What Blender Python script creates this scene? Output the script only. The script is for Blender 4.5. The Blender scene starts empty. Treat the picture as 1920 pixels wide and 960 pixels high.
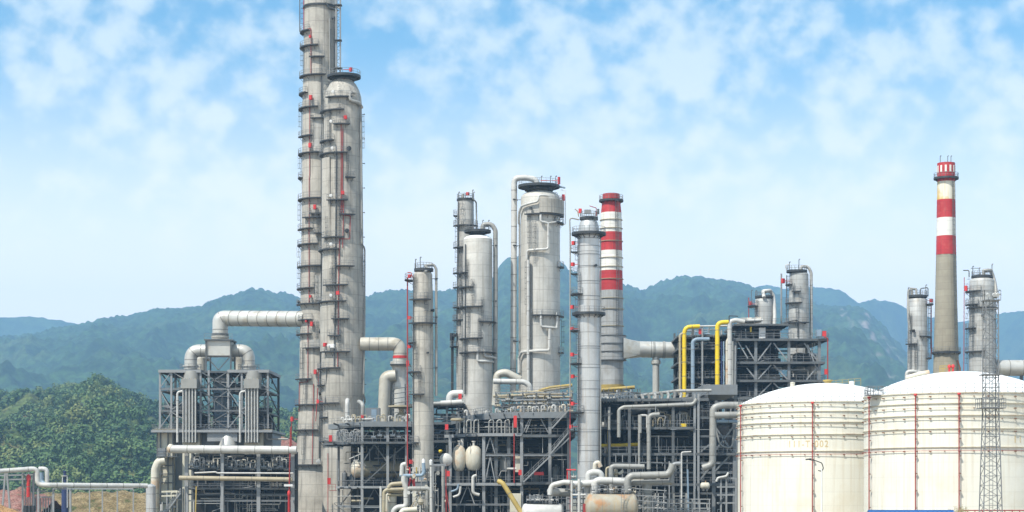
import bpy, math, random
from mathutils import Vector, Matrix, noise as mnoise

# ---------------------------------------------------------------- camera, world, sun, exposure
scene = bpy.context.scene
COL = scene.collection
F = 3600.0            # focal length in pixels of the 1920 px wide photograph
HOR = 925.0           # the horizon's row
EYE = 6.0             # camera height above the plant's ground

cam_data = bpy.data.cameras.new('camera')
cam_data.sensor_width = 36.0
cam_data.lens = 36.0 * F / 1920.0
cam_data.shift_y = (HOR - 480.0) / 1920.0
cam_data.clip_start = 1.0
cam_data.clip_end = 60000.0
camera = bpy.data.objects.new('camera', cam_data)
camera.location = (0, 0, EYE)
camera.rotation_euler = (math.radians(90), 0, 0)
COL.objects.link(camera)
scene.camera = camera

SUN_ELEV = math.radians(54)
SUN_AZ = math.radians(222)      # compass bearing from +Y, clockwise: behind the camera, to the left
SUN_DIR = Vector((math.sin(SUN_AZ) * math.cos(SUN_ELEV), math.cos(SUN_AZ) * math.cos(SUN_ELEV), math.sin(SUN_ELEV)))
sun_data = bpy.data.lights.new('sun', 'SUN')
sun_data.energy = 3.9
sun_data.angle = math.radians(0.6)
sun_data.color = (1.0, 0.95, 0.86)
sun = bpy.data.objects.new('sun', sun_data)
sun.location = (-200, -200, 300)
sun.rotation_euler = (-SUN_DIR).to_track_quat('-Z', 'Y').to_euler()
COL.objects.link(sun)

world = bpy.data.worlds.new('World')
scene.world = world
world.use_nodes = True
wt = world.node_tree
wt.nodes.clear()
def wn(kind, **kw):
    n = wt.nodes.new(kind)
    for k, v in kw.items():
        setattr(n, k, v)
    return n
def wmath(op, a, b=None, clamp=False):
    n = wn('ShaderNodeMath', operation=op, use_clamp=clamp)
    for i, v in enumerate((a, b)):
        if v is None: continue
        if isinstance(v, (int, float)): n.inputs[i].default_value = v
        else: wt.links.new(v, n.inputs[i])
    return n.outputs[0]
sky = wn('ShaderNodeTexSky', sky_type='NISHITA', sun_disc=False, sun_elevation=SUN_ELEV, sun_rotation=SUN_AZ,
         altitude=60.0, air_density=1.0, dust_density=0.6, ozone_density=2.0)
tc = wn('ShaderNodeTexCoord')
def wnoise(scale_vec, rot, scale, detail, rough, loc=(0, 0, 0)):
    m = wn('ShaderNodeMapping')
    m.inputs['Location'].default_value = loc
    m.inputs['Rotation'].default_value = rot
    m.inputs['Scale'].default_value = scale_vec
    wt.links.new(tc.outputs['Generated'], m.inputs['Vector'])
    n = wn('ShaderNodeTexNoise')
    n.inputs['Scale'].default_value = scale
    n.inputs['Detail'].default_value = detail
    n.inputs['Roughness'].default_value = rough
    wt.links.new(m.outputs['Vector'], n.inputs['Vector'])
    return n.outputs['Fac']
CLOUD_ROT = (0, math.radians(-28), 0)
big = wnoise((1.0, 1.0, 0.9), CLOUD_ROT, 20.0, 3.0, 0.45, (3.1, 0.0, 1.3))
mid = wnoise((1.0, 1.0, 1.15), CLOUD_ROT, 58.0, 4.0, 0.46, (7.7, 2.0, 0.4))
patch = wnoise((1.0, 1.0, 1.0), (0, 0, 0), 5.0, 2.0, 0.5, (0.7, 4.0, 2.2))
mix = wmath('ADD', wmath('MULTIPLY', big, 0.42), wmath('ADD', wmath('MULTIPLY', mid, 0.54), wmath('MULTIPLY', patch, 0.24)))
cl = wn('ShaderNodeMapRange', interpolation_type='SMOOTHSTEP')
cl.inputs['From Min'].default_value = 0.49
cl.inputs['From Max'].default_value = 0.72
wt.links.new(mix, cl.inputs['Value'])
cover = wmath('MULTIPLY', cl.outputs[0], 0.86)
tint = wn('ShaderNodeMix', data_type='RGBA', blend_type='MULTIPLY')
tint.inputs[0].default_value = 1.0
tint.inputs[7].default_value = (0.60, 1.03, 1.12, 1)
wt.links.new(sky.outputs[0], tint.inputs[6])
cm = wn('ShaderNodeMix', data_type='RGBA')
cm.inputs[7].default_value = (6.3, 7.0, 7.15, 1)      # sunlit cloud, in the sky's own units
wt.links.new(cover, cm.inputs[0])
wt.links.new(tint.outputs[2], cm.inputs[6])
bg = wn('ShaderNodeBackground')
bg.inputs['Strength'].default_value = 0.10
# the bright, milky band of sky low over the hills
sp = wn('ShaderNodeSeparateXYZ'); wt.links.new(tc.outputs['Generated'], sp.inputs[0])
hz = wn('ShaderNodeMapRange', interpolation_type='SMOOTHSTEP')
hz.inputs['From Min'].default_value = 0.24; hz.inputs['From Max'].default_value = 0.09
wt.links.new(sp.outputs[2], hz.inputs['Value'])
hm = wn('ShaderNodeMix', data_type='RGBA')
hm.inputs[7].default_value = (11.0, 10.2, 9.3, 1)
wt.links.new(hz.outputs[0], hm.inputs[0])
wt.links.new(cm.outputs[2], hm.inputs[6])
wt.links.new(hm.outputs[2], bg.inputs['Color'])
wo = wn('ShaderNodeOutputWorld')
wt.links.new(bg.outputs[0], wo.inputs['Surface'])
world.cycles.sampling_method = 'MANUAL'
world.cycles.sample_map_resolution = 512

scene.view_settings.view_transform = 'Standard'
scene.view_settings.look = 'None'
scene.view_settings.gamma = 1.0
scene.view_settings.use_curve_mapping = False
scene.view_settings.exposure = 0.6
scene.cycles.max_bounces = 6
scene.cycles.diffuse_bounces = 3
scene.cycles.glossy_bounces = 3
scene.cycles.volume_bounces = 1
scene.cycles.caustics_reflective = False
scene.cycles.caustics_refractive = False

# ---------------------------------------------------------------- helpers
R = math.radians
def X(px, Y): return (px - 960.0) / F * Y
def Z(py, Y): return EYE + (HOR - py) / F * Y
def P(px, py, Y): return Vector((X(px, Y), Y, Z(py, Y)))
def S(n, Y): return n / F * Y          # a length of n photo pixels at distance Y
def V(*a): return Vector(a)

ORG = {}
def link(o): COL.objects.link(o); return o

def tag(o, label=None, cat=None, group=None, kind=None):
    if label: o['label'] = label
    if cat: o['category'] = cat
    if group: o['group'] = group
    if kind: o['kind'] = kind
    return o

def thing(name, loc, label, cat, group=None):
    o = bpy.data.objects.new(name, None)
    o.empty_display_size = 1.0
    o.location = loc
    link(o)
    ORG[o] = Vector(loc)
    return tag(o, label, cat, group)

class MB:
    def __init__(s): s.v = []; s.f = []; s.mi = []; s.m = 0
    def add(s, vs, fs):
        n = len(s.v)
        s.v += [Vector(v) for v in vs]
        s.f += [tuple(i + n for i in f) for f in fs]
        s.mi += [s.m] * len(fs)
        return s
    def box(s, a, b):
        x0, y0, z0 = (min(a[i], b[i]) for i in range(3)); x1, y1, z1 = (max(a[i], b[i]) for i in range(3))
        return s.add([(x0,y0,z0),(x1,y0,z0),(x1,y1,z0),(x0,y1,z0),(x0,y0,z1),(x1,y0,z1),(x1,y1,z1),(x0,y1,z1)],
              [(0,3,2,1),(4,5,6,7),(0,1,5,4),(1,2,6,5),(2,3,7,6),(3,0,4,7)])
    def obox(s, c, ux, uy, uz):
        c = Vector(c); vs = []
        for dz in (-1, 1):
            for dx, dy in ((-1,-1),(1,-1),(1,1),(-1,1)):
                vs.append(c + ux*dx + uy*dy + uz*dz)
        return s.add(vs, [(0,3,2,1),(4,5,6,7),(0,1,5,4),(1,2,6,5),(2,3,7,6),(3,0,4,7)])
    def bar(s, p, q, w, h=None):
        p = Vector(p); q = Vector(q); d = q - p
        if d.length < 1e-6: return s
        h = h or w
        z = d.normalized()
        up = Vector((0,0,1)) if abs(z.z) < 0.95 else Vector((0,1,0))
        x = z.cross(up).normalized(); y = x.cross(z).normalized()
        return s.obox((p+q)/2, x*(w/2), y*(h/2), d/2)
    def tube(s, pts, r, seg=8, caps=True):
        pts = [Vector(p) for p in pts]
        rs = r if isinstance(r, (list, tuple)) else [r]*len(pts)
        n = len(pts); vs = []; fs = []
        t0 = (pts[1]-pts[0]).normalized()
        up = Vector((0,0,1)) if abs(t0.z) < 0.9 else Vector((0,1,0))
        x = t0.cross(up).normalized()
        for i in range(n):
            if i == 0: t = t0
            elif i == n-1: t = (pts[i]-pts[i-1]).normalized()
            else:
                t = ((pts[i+1]-pts[i]).normalized() + (pts[i]-pts[i-1]).normalized())
                t = t.normalized() if t.length > 1e-6 else t0
            x = (x - t*x.dot(t))
            x = x.normalized() if x.length > 1e-6 else t.orthogonal().normalized()
            y = t.cross(x)
            for k in range(seg):
                a = 2*math.pi*k/seg
                vs.append(pts[i] + (x*math.cos(a) + y*math.sin(a))*rs[i])
        for i in range(n-1):
            for k in range(seg):
                k2 = (k+1) % seg
                fs.append((i*seg+k, i*seg+k2, (i+1)*seg+k2, (i+1)*seg+k))
        if caps:
            fs.append(tuple(reversed(range(seg))))
            fs.append(tuple((n-1)*seg+k for k in range(seg)))
        return s.add(vs, fs)
    def lathe(s, c, prof, seg=32, axis=None, a0=0.0):
        # prof: list of (r, z); axis given: turns the z axis to that direction
        c = Vector(c); vs = []; fs = []
        rot = Vector((0,0,1)).rotation_difference(Vector(axis).normalized()).to_matrix() if axis is not None else None
        for r, z in prof:
            for k in range(seg):
                a = a0 + 2*math.pi*k/seg
                p = Vector((r*math.cos(a), r*math.sin(a), z))
                vs.append(c + (rot @ p if rot else p))
        for i in range(len(prof)-1):
            for k in range(seg):
                k2 = (k+1) % seg
                fs.append((i*seg+k, i*seg+k2, (i+1)*seg+k2, (i+1)*seg+k))
        fs.append(tuple(reversed(range(seg))))
        fs.append(tuple((len(prof)-1)*seg+k for k in range(seg)))
        return s.add(vs, fs)
    def prism(s, poly, z0, z1):
        n = len(poly)
        vs = [(x,y,z0) for x,y in poly] + [(x,y,z1) for x,y in poly]
        fs = [tuple(reversed(range(n))), tuple(range(n, 2*n))]
        for i in range(n):
            j = (i+1) % n
            fs.append((i, j, n+j, n+i))
        return s.add(vs, fs)
    def arc_slab(s, c, r0, r1, a0, a1, z0, z1, seg=10):
        # sector ring, angles measured from the camera side (-Y), positive to the right
        vs = []; fs = []
        for i in range(seg+1):
            a = a0 + (a1-a0)*i/seg
            d = Vector((math.sin(a), -math.cos(a), 0))
            for r, z in ((r0,z0),(r1,z0),(r1,z1),(r0,z1)):
                vs.append(Vector(c) + d*r + Vector((0,0,z)))
        for i in range(seg):
            b = i*4
            for k in range(4):
                k2 = (k+1) % 4
                fs.append((b+k, b+k2, b+4+k2, b+4+k))
        fs += [(3,2,1,0), tuple(seg*4+k for k in range(4))]
        return s.add(vs, fs)
    def build(s, name, mat, parent=None, at=None, sharp=38):
        o0 = Vector(at) if at is not None else (ORG[parent] if parent else Vector((0,0,0)))
        me = bpy.data.meshes.new(name)
        me.from_pydata([tuple(v - o0) for v in s.v], [], s.f)
        mats = mat if isinstance(mat, (list, tuple)) else [mat]
        for m in mats: me.materials.append(m)
        if len(mats) > 1: me.polygons.foreach_set('material_index', s.mi)
        me.polygons.foreach_set('use_smooth', [True]*len(s.f))
        me.update()
        me.set_sharp_from_angle(angle=R(sharp))
        ob = bpy.data.objects.new(name, me)
        if parent:
            ob.parent = parent
        else:
            ob.location = o0
        ORG[ob] = o0
        return link(ob)

def fillet(pts, rad, n=5):
    pts = [Vector(p) for p in pts]
    pts = [p for i, p in enumerate(pts) if i == 0 or (p-pts[i-1]).length > .02]
    if len(pts) < 2: pts.append(pts[0]+V(0, 0, .3))
    out = [pts[0]]
    for i in range(1, len(pts)-1):
        a, b, c = pts[i-1], pts[i], pts[i+1]
        u = (a-b); w = (c-b)
        lu, lw = u.length, w.length
        u.normalize(); w.normalize()
        ang = u.angle(w, math.pi)
        if ang > math.pi - 0.05: out.append(b); continue
        t = min(rad / max(.01, math.tan(ang/2)), lu*0.48, lw*0.48)
        p0 = b + u*t; p1 = b + w*t
        for k in range(n+1):
            q = k/n
            out.append(p0*(1-q)**2 + b*2*q*(1-q) + p1*q*q)
    out.append(pts[-1])
    return out

def pipe(parent, pts, r, mat, name='pipe', bend=None, seg=10, label=None):
    b = MB().tube(fillet(pts, bend if bend is not None else r*2.6), r, seg)
    if r >= .2:                      # lagging joints on the straight lengths
        b.m = 1
        for p, q in zip(pts, pts[1:]):
            p = Vector(p); q = Vector(q); L = (q-p).length
            if L < 3.2: continue
            d = (q-p)/L; n = max(1, int(L/3.0))
            for k in range(n):
                c = p + d*(L*(k+.5)/n); b.tube([c - d*.05, c + d*.05], r*1.05, seg)
    o = b.build(name, [mat, MT['seam']] if r >= .2 else mat, parent)
    if label: o['label'] = label
    return o

def ringed_pipe(parent, pts, r, mat, bend, name, seg=16, step=2.0, n=8):
    """insulated duct: tube plus slightly proud seam bands"""
    path = fillet(pts, bend, n)
    b = MB().tube(path, r, seg)
    acc = 0.0
    for p, q in zip(path, path[1:]):
        L = (q-p).length; d = (q-p).normalized(); t = step - acc
        while t < L:
            c = p + d*t
            b.m = 1; b.tube([c - d*0.055, c + d*0.055], r*1.03, seg); b.m = 0
            t += step
        acc = (acc + L) % step
    return b.build(name, [mat, MT['seam']], parent)

# ---------------------------------------------------------------- materials
def mat(name, col, rough=0.55, metal=0.0, var=0.18, vscale=0.6, seam=None, seam_dark=0.55, panel=0.0, panel_w=1.2,
        streak=None, stain=None, bump=0.0, vseam=None, grain=0.0):
    m = bpy.data.materials.new(name)
    m.use_nodes = True
    t = m.node_tree; t.nodes.clear()
    L = t.links.new
    def N(k, **kw):
        n = t.nodes.new(k)
        for a, b in kw.items(): setattr(n, a, b)
        return n
    def math_(op, a, b=None, c=None):
        n = N('ShaderNodeMath', operation=op)
        for i, v in enumerate((a, b, c)):
            if v is None: continue
            if isinstance(v, (int, float)): n.inputs[i].default_value = v
            else: L(v, n.inputs[i])
        return n.outputs[0]
    out = N('ShaderNodeOutputMaterial'); p = N('ShaderNodeBsdfPrincipled')
    L(p.outputs[0], out.inputs[0])
    p.inputs['Roughness'].default_value = rough
    p.inputs['Metallic'].default_value = metal
    tcn = N('ShaderNodeTexCoord'); oi = N('ShaderNodeObjectInfo')
    off = N('ShaderNodeVectorMath', operation='ADD')
    cmb = N('ShaderNodeCombineXYZ')
    rnd = math_('MULTIPLY', oi.outputs['Random'], 37.0)
    for i in range(3): L(rnd, cmb.inputs[i])
    L(tcn.outputs['Object'], off.inputs[0]); L(cmb.outputs[0], off.inputs[1])
    vec = off.outputs[0]
    def noise_(scale, detail=4, rough_=0.55, sv=None):
        n = N('ShaderNodeTexNoise')
        n.inputs['Scale'].default_value = scale; n.inputs['Detail'].default_value = detail
        n.inputs['Roughness'].default_value = rough_
        if sv:
            mp = N('ShaderNodeMapping'); mp.inputs['Scale'].default_value = sv
            L(vec, mp.inputs['Vector']); L(mp.outputs[0], n.inputs['Vector'])
        else: L(vec, n.inputs['Vector'])
        return n.outputs['Fac']
    def ramp(v, a, b, lo=0.0, hi=1.0):
        n = N('ShaderNodeMapRange'); n.clamp = True
        L(v, n.inputs['Value'])
        n.inputs['From Min'].default_value = a; n.inputs['From Max'].default_value = b
        n.inputs['To Min'].default_value = lo; n.inputs['To Max'].default_value = hi
        return n.outputs[0]
    val = ramp(noise_(vscale), 0.3, 0.7, 1-var, 1+var)
    if grain: val = math_('MULTIPLY', val, ramp(noise_(vscale*9, 3), 0.3, 0.7, 1-grain, 1+grain))
    sep = N('ShaderNodeSeparateXYZ'); L(tcn.outputs['Object'], sep.inputs[0])
    height = None
    if seam:
        fz = math_('FRACT', math_('DIVIDE', sep.outputs[2], seam))
        line = math_('LESS_THAN', fz, min(0.5, 0.11/seam))
        val = math_('MULTIPLY', val, math_('SUBTRACT', 1.0, math_('MULTIPLY', line, 1-seam_dark)))
        height = line
        if panel:
            row = math_('FLOOR', math_('DIVIDE', sep.outputs[2], seam))
            ang = math_('ARCTAN2', sep.outputs[1], sep.outputs[0])
            cell = math_('FLOOR', math_('ADD', math_('MULTIPLY', ang, panel_w), math_('MULTIPLY', row, 0.37)))
            cb = N('ShaderNodeCombineXYZ'); L(row, cb.inputs[0]); L(cell, cb.inputs[1]); L(rnd, cb.inputs[2])
            wnz = N('ShaderNodeTexWhiteNoise', noise_dimensions='3D'); L(cb.outputs[0], wnz.inputs['Vector'])
            cb2 = N('ShaderNodeCombineXYZ'); L(row, cb2.inputs[0]); L(rnd, cb2.inputs[2])
            wn2 = N('ShaderNodeTexWhiteNoise', noise_dimensions='3D'); L(cb2.outputs[0], wn2.inputs['Vector'])
            val = math_('MULTIPLY', val, ramp(wnz.outputs['Value'], 0, 1, 1-panel, 1+panel*0.5))
            val = math_('MULTIPLY', val, ramp(wn2.outputs['Value'], 0, 1, 1-panel*0.9, 1+panel*0.4))
    if vseam:
        ang2 = math_('ARCTAN2', sep.outputs[1], sep.outputs[0])
        fa = math_('FRACT', math_('MULTIPLY', ang2, vseam))
        vl = math_('LESS_THAN', fa, 0.03)
        val = math_('MULTIPLY', val, math_('SUBTRACT', 1.0, math_('MULTIPLY', vl, 0.25)))
    mul = N('ShaderNodeMix', data_type='RGBA', blend_type='MULTIPLY')
    mul.inputs[0].default_value = 1.0
    mul.inputs[6].default_value = (*col, 1)
    cc = N('ShaderNodeCombineColor')
    for i in range(3): L(val, cc.inputs[i])
    L(cc.outputs[0], mul.inputs[7])
    cur = mul.outputs[2]
    if streak:
        sc, amt = streak
        f = ramp(noise_(1.0, 5, 0.6, (2.2, 2.2, 0.07)), 0.5, 0.75, 0.0, amt)
        mx = N('ShaderNodeMix', data_type='RGBA')
        L(f, mx.inputs[0]); L(cur, mx.inputs[6]); mx.inputs[7].default_value = (*sc, 1)
        cur = mx.outputs[2]
    if stain:
        sc, amt, ss = stain
        f = ramp(noise_(ss, 5, 0.65), 0.52, 0.68, 0.0, amt)
        mx = N('ShaderNodeMix', data_type='RGBA')
        L(f, mx.inputs[0]); L(cur, mx.inputs[6]); mx.inputs[7].default_value = (*sc, 1)
        cur = mx.outputs[2]
    L(cur, p.inputs['Base Color'])
    if bump:
        bp = N('ShaderNodeBump'); bp.inputs['Strength'].default_value = bump; bp.inputs['Distance'].default_value = 0.06
        h = noise_(vscale*3, 4)
        if height is not None: h = math_('SUBTRACT', h, height)
        L(h, bp.inputs['Height']); L(bp.outputs[0], p.inputs['Normal'])
    return m

MT = dict(
    concrete_clad = mat('weathered_beige_cladding', (0.455, 0.425, 0.37), 0.6, 0, 0.15, 0.25, 2.6, 0.7, 0.05, 0.8, ((0.16, 0.145, 0.125), 0.85), ((0.27, 0.245, 0.21), 0.6, 0.35), 0.3, grain=0.06),
    grey_clad = mat('weathered_grey_cladding', (0.45, 0.435, 0.40), 0.5, 0.1, 0.16, 0.3, 2.2, 0.62, 0.10, 0.8, ((0.18, 0.16, 0.13), 0.7), ((0.28, 0.26, 0.23), 0.5, 0.4), 0.3, grain=0.06),
    pale_clad = mat('pale_aluminium_cladding', (0.53, 0.51, 0.465), 0.5, 0.08, 0.14, 0.3, 2.4, 0.76, 0.035, 0.8, ((0.27, 0.235, 0.18), 0.6), ((0.42, 0.385, 0.33), 0.5, 0.4), 0.25, grain=0.05),
    silver_clad = mat('silver_banded_cladding', (0.55, 0.55, 0.54), 0.38, 0.4, 0.1, 0.4, 2.9, 0.5, 0.05, 0.8, ((0.33, 0.25, 0.17), 0.65), None, 0.25, grain=0.05),
    rough_clad = mat('ribbed_grey_cladding', (0.47, 0.47, 0.45), 0.5, 0.15, 0.13, 0.5, 1.1, 0.66, 0.10, 0.8, ((0.20, 0.15, 0.10), 0.65), ((0.30, 0.25, 0.18), 0.4, 0.4), 0.3),
    duct = mat('aluminium_duct', (0.55, 0.54, 0.50), 0.42, 0.3, 0.14, 0.4, None, stain=((0.36, 0.29, 0.18), 0.5, 0.45), bump=0.2),
    duct_tan = mat('tan_duct', (0.50, 0.47, 0.40), 0.5, 0.1, 0.14, 0.4, None, stain=((0.30, 0.25, 0.17), 0.6, 0.5), bump=0.2),
    white_pipe = mat('white_insulated_pipe', (0.55, 0.54, 0.51), 0.5, 0.05, 0.14, 0.7, None, stain=((0.45, 0.42, 0.36), 0.5, 0.6)),
    grey_pipe = mat('grey_insulated_pipe', (0.33, 0.325, 0.30), 0.5, 0.12, 0.2, 0.5, None, stain=((0.24, 0.22, 0.19), 0.5, 0.5)),
    tan_pipe = mat('tan_insulated_pipe', (0.40, 0.345, 0.235), 0.55, 0.0, 0.18, 0.5, None, stain=((0.26, 0.20, 0.11), 0.6, 0.5)),
    dark_pipe = mat('dark_grey_pipe', (0.05, 0.054, 0.057), 0.5, 0.1, 0.25, 0.8),
    steel = mat('grey_painted_steel', (0.11, 0.118, 0.122), 0.55, 0.1, 0.22, 0.5, None, stain=((0.09, 0.07, 0.055), 0.5, 0.6)),
    steel_light = mat('light_grey_painted_steel', (0.29, 0.30, 0.305), 0.5, 0.1, 0.16, 0.6, None, stain=((0.18, 0.15, 0.12), 0.4, 0.6)),
    steel_dark = mat('dark_painted_steel', (0.042, 0.046, 0.05), 0.55, 0.1, 0.3, 0.7),
    deck = mat('dark_grating', (0.036, 0.038, 0.04), 0.7, 0.0, 0.3, 0.8),
    fascia = mat('blue_grey_plate', (0.20, 0.215, 0.225), 0.5, 0.1, 0.14, 0.5, None, stain=((0.12, 0.10, 0.08), 0.4, 0.5)),
    galv = mat('galvanised_rail', (0.22, 0.225, 0.23), 0.5, 0.2, 0.12, 1.5),
    red = mat('red_paint', (0.58, 0.035, 0.035), 0.5, 0, 0.14, 0.8),
    red_pipe = mat('faded_red_pipe', (0.34, 0.035, 0.03), 0.55, 0, 0.2, 0.8),
    stack_red = mat('red_chimney_paint', (0.48, 0.03, 0.035), 0.6, 0, 0.1, 0.4, 2.2, 0.8, 0.06, streak=((0.17, 0.03, 0.03), 0.6), stain=((0.52, 0.10, 0.08), 0.5, 0.5)),
    stack_white = mat('white_chimney_paint', (0.80, 0.78, 0.72), 0.6, 0, 0.06, 0.4, 2.2, 0.82, 0.05, streak=((0.42, 0.36, 0.27), 0.6)),
    stack_stain = mat('stained_white_chimney_paint', (0.76, 0.72, 0.60), 0.6, 0, 0.08, 0.4, None, streak=((0.62, 0.36, 0.05), 0.95), stain=((0.66, 0.42, 0.06), 0.95, 0.16)),
    stack_grey = mat('grey_banded_stack', (0.40, 0.405, 0.40), 0.55, 0.1, 0.12, 0.5, 2.6, 0.55, 0.10, 0.8, ((0.17, 0.155, 0.135), 0.6), ((0.26, 0.23, 0.19), 0.4, 0.4), 0.2),
    concrete = mat('chimney_concrete', (0.36, 0.325, 0.25), 0.8, 0, 0.10, 0.3, 1.5, 0.86, 0.08, 1.3, ((0.22, 0.19, 0.14), 0.45), ((0.27, 0.24, 0.18), 0.4, 0.25), 0.3),
    tank = mat('cream_tank_paint', (0.81, 0.785, 0.69), 0.45, 0, 0.04, 0.08, 2.05, 0.93, 0.03, 0.9, ((0.50, 0.38, 0.22), 0.4), ((0.66, 0.58, 0.43), 0.4, 0.14)),
    dome = mat('white_dome_paint', (0.87, 0.87, 0.85), 0.5, 0, 0.03, 0.1),
    gutter = mat('rusty_ring_girder', (0.60, 0.55, 0.43), 0.6, 0, 0.15, 0.6, None, stain=((0.26, 0.13, 0.06), 0.7, 0.35)),
    rust = mat('rusty_bracket', (0.20, 0.085, 0.045), 0.8, 0, 0.3, 1.0),
    letter = mat('faded_ochre_lettering', (0.66, 0.49, 0.23), 0.6, 0, 0.1, 1.0, None, stain=((0.78, 0.70, 0.52), 0.8, 1.0)),
    yellow = mat('yellow_paint', (0.80, 0.56, 0.012), 0.45, 0, 0.12, 0.5, None, stain=((0.45, 0.33, 0.05), 0.4, 0.4)),
    ochre = mat('dull_ochre_paint', (0.40, 0.29, 0.08), 0.6, 0, 0.2, 0.5),
    blue = mat('blue_roof_paint', (0.03, 0.13, 0.36), 0.5, 0, 0.1, 0.5),
    navy = mat('navy_paint', (0.02, 0.035, 0.11), 0.5, 0, 0.15, 0.6),
    paleblue = mat('pale_blue_paint', (0.24, 0.32, 0.40), 0.5, 0, 0.12, 0.6),
    egg = mat('cream_vessel_paint', (0.60, 0.565, 0.47), 0.5, 0.0, 0.1, 0.5, None, streak=((0.42, 0.36, 0.24), 0.5), stain=((0.55, 0.30, 0.13), 0.7, 0.28)),
    rusty_drum = mat('rusty_grey_drum', (0.36, 0.33, 0.26), 0.6, 0.0, 0.16, 0.5, None, streak=((0.45, 0.28, 0.08), 0.5), stain=((0.42, 0.20, 0.07), 0.85, 0.35)),
    seam = mat('dark_seam', (0.20, 0.19, 0.17), 0.6, 0.1, 0.2, 0.8),
    black = mat('black_shade_and_paint', (0.012, 0.012, 0.013), 0.6, 0, 0.1, 1.0),  # black boxes and flue mouths, and sheets coloured as interior shade
    lampw = mat('white_lamp_housing', (0.75, 0.75, 0.74), 0.4, 0, 0.05, 1.0),
    plastic_cream = mat('cream_panel', (0.62, 0.58, 0.46), 0.55, 0, 0.12, 0.5, None, streak=((0.40, 0.35, 0.25), 0.4)),
)

# ---------------------------------------------------------------- ground, hills, haze
def forest_mat(name, a, b, scale, rock=None, patch=None):
    m = bpy.data.materials.new(name); m.use_nodes = True
    t = m.node_tree; L = t.links.new
    p = t.nodes['Principled BSDF']
    p.inputs['Roughness'].default_value = 0.85
    p.inputs['Specular IOR Level'].default_value = 0.15
    geo = t.nodes.new('ShaderNodeNewGeometry')
    def nz(s, d, lo, hi):
        n = t.nodes.new('ShaderNodeTexNoise'); n.inputs['Scale'].default_value = s; n.inputs['Detail'].default_value = d
        n.inputs['Roughness'].default_value = 0.65
        L(geo.outputs['Position'], n.inputs['Vector'])
        r = t.nodes.new('ShaderNodeMapRange'); L(n.outputs['Fac'], r.inputs['Value'])
        r.inputs['From Min'].default_value = lo; r.inputs['From Max'].default_value = hi
        return r.outputs[0]
    def mixc(f, x, y):
        n = t.nodes.new('ShaderNodeMix'); n.data_type = 'RGBA'
        L(f, n.inputs[0])
        for s, v in ((6, x), (7, y)):
            if isinstance(v, tuple): n.inputs[s].default_value = (*v, 1)
            else: L(v, n.inputs[s])
        return n.outputs[2]
    c = mixc(nz(scale, 5, 0.35, 0.65), a, b)
    if patch: c = mixc(nz(patch[1], 4, 0.55, 0.66), c, patch[0])
    fine = nz(scale*5, 3, 0.38, 0.62)
    mu = t.nodes.new('ShaderNodeMix'); mu.data_type = 'RGBA'; mu.blend_type = 'MULTIPLY'; mu.inputs[0].default_value = 1.0
    rr = t.nodes.new('ShaderNodeMapRange'); L(fine, rr.inputs['Value']); rr.inputs['To Min'].default_value = 0.55; rr.inputs['To Max'].default_value = 1.4
    gc = t.nodes.new('ShaderNodeCombineColor')
    for i in range(3): L(rr.outputs[0], gc.inputs[i])
    L(c, mu.inputs[6]); L(gc.outputs[0], mu.inputs[7]); c = mu.outputs[2]
    if rock:
        at = t.nodes.new('ShaderNodeAttribute'); at.attribute_name = 'rock'
        c = mixc(at.outputs['Fac'], c, rock)
    L(c, p.inputs['Base Color'])
    return m

M_FOREST = forest_mat('far_forest', (0.010, 0.026, 0.010), (0.040, 0.082, 0.025), 0.014, rock=(0.26, 0.21, 0.18), patch=((0.05, 0.075, 0.025), 0.0035))
M_HILL = forest_mat('hill_scrub', (0.045, 0.075, 0.02), (0.10, 0.12, 0.035), 0.03, patch=((0.19, 0.15, 0.07), 0.015))
M_GROUND = forest_mat('plant_ground', (0.20, 0.17, 0.12), (0.27, 0.24, 0.18), 0.08, patch=((0.10, 0.11, 0.05), 0.02))
M_SOIL = forest_mat('yellow_soil', (0.14, 0.10, 0.045), (0.26, 0.20, 0.11), 0.5, patch=((0.07, 0.08, 0.03), 0.22))
M_REDSOIL = forest_mat('red_soil', (0.22, 0.09, 0.07), (0.31, 0.18, 0.15), 0.5, patch=((0.15, 0.13, 0.07), 0.3))
M_ORANGE = forest_mat('orange_soil', (0.32, 0.17, 0.075), (0.44, 0.27, 0.13), 1.2, patch=((0.20, 0.10, 0.05), 1.1))

def grid_mesh(name, rows, mat_, rock=None):
    n = len(rows[0]); vs = [p for r in rows for p in r]; fs = []
    for i in range(len(rows)-1):
        for k in range(n-1):
            a = i*n+k
            fs.append((a, a+1, a+n+1, a+n))
    me = bpy.data.meshes.new(name); me.from_pydata(vs, [], fs); me.materials.append(mat_)
    me.polygons.foreach_set('use_smooth', [True]*len(fs)); me.update()
    if rock is not None:
        at = me.attributes.new('rock', 'FLOAT', 'POINT'); at.data.foreach_set('value', rock)
    return link(bpy.data.objects.new(name, me))

def interp(pts, x):
    if x <= pts[0][0]: return pts[0][1]
    for (x0, y0), (x1, y1) in zip(pts, pts[1:]):
        if x <= x1:
            t = (x-x0)/(x1-x0); t2 = t*t*(3-2*t)
            return y0 + (y1-y0)*(0.5*t+0.5*t2)
    return pts[-1][1]

ground = MB().box((-7300, -300, -2.0), (7300, 9100, 0.0)).build('ground', M_GROUND); tag(ground, kind='structure')

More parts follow.
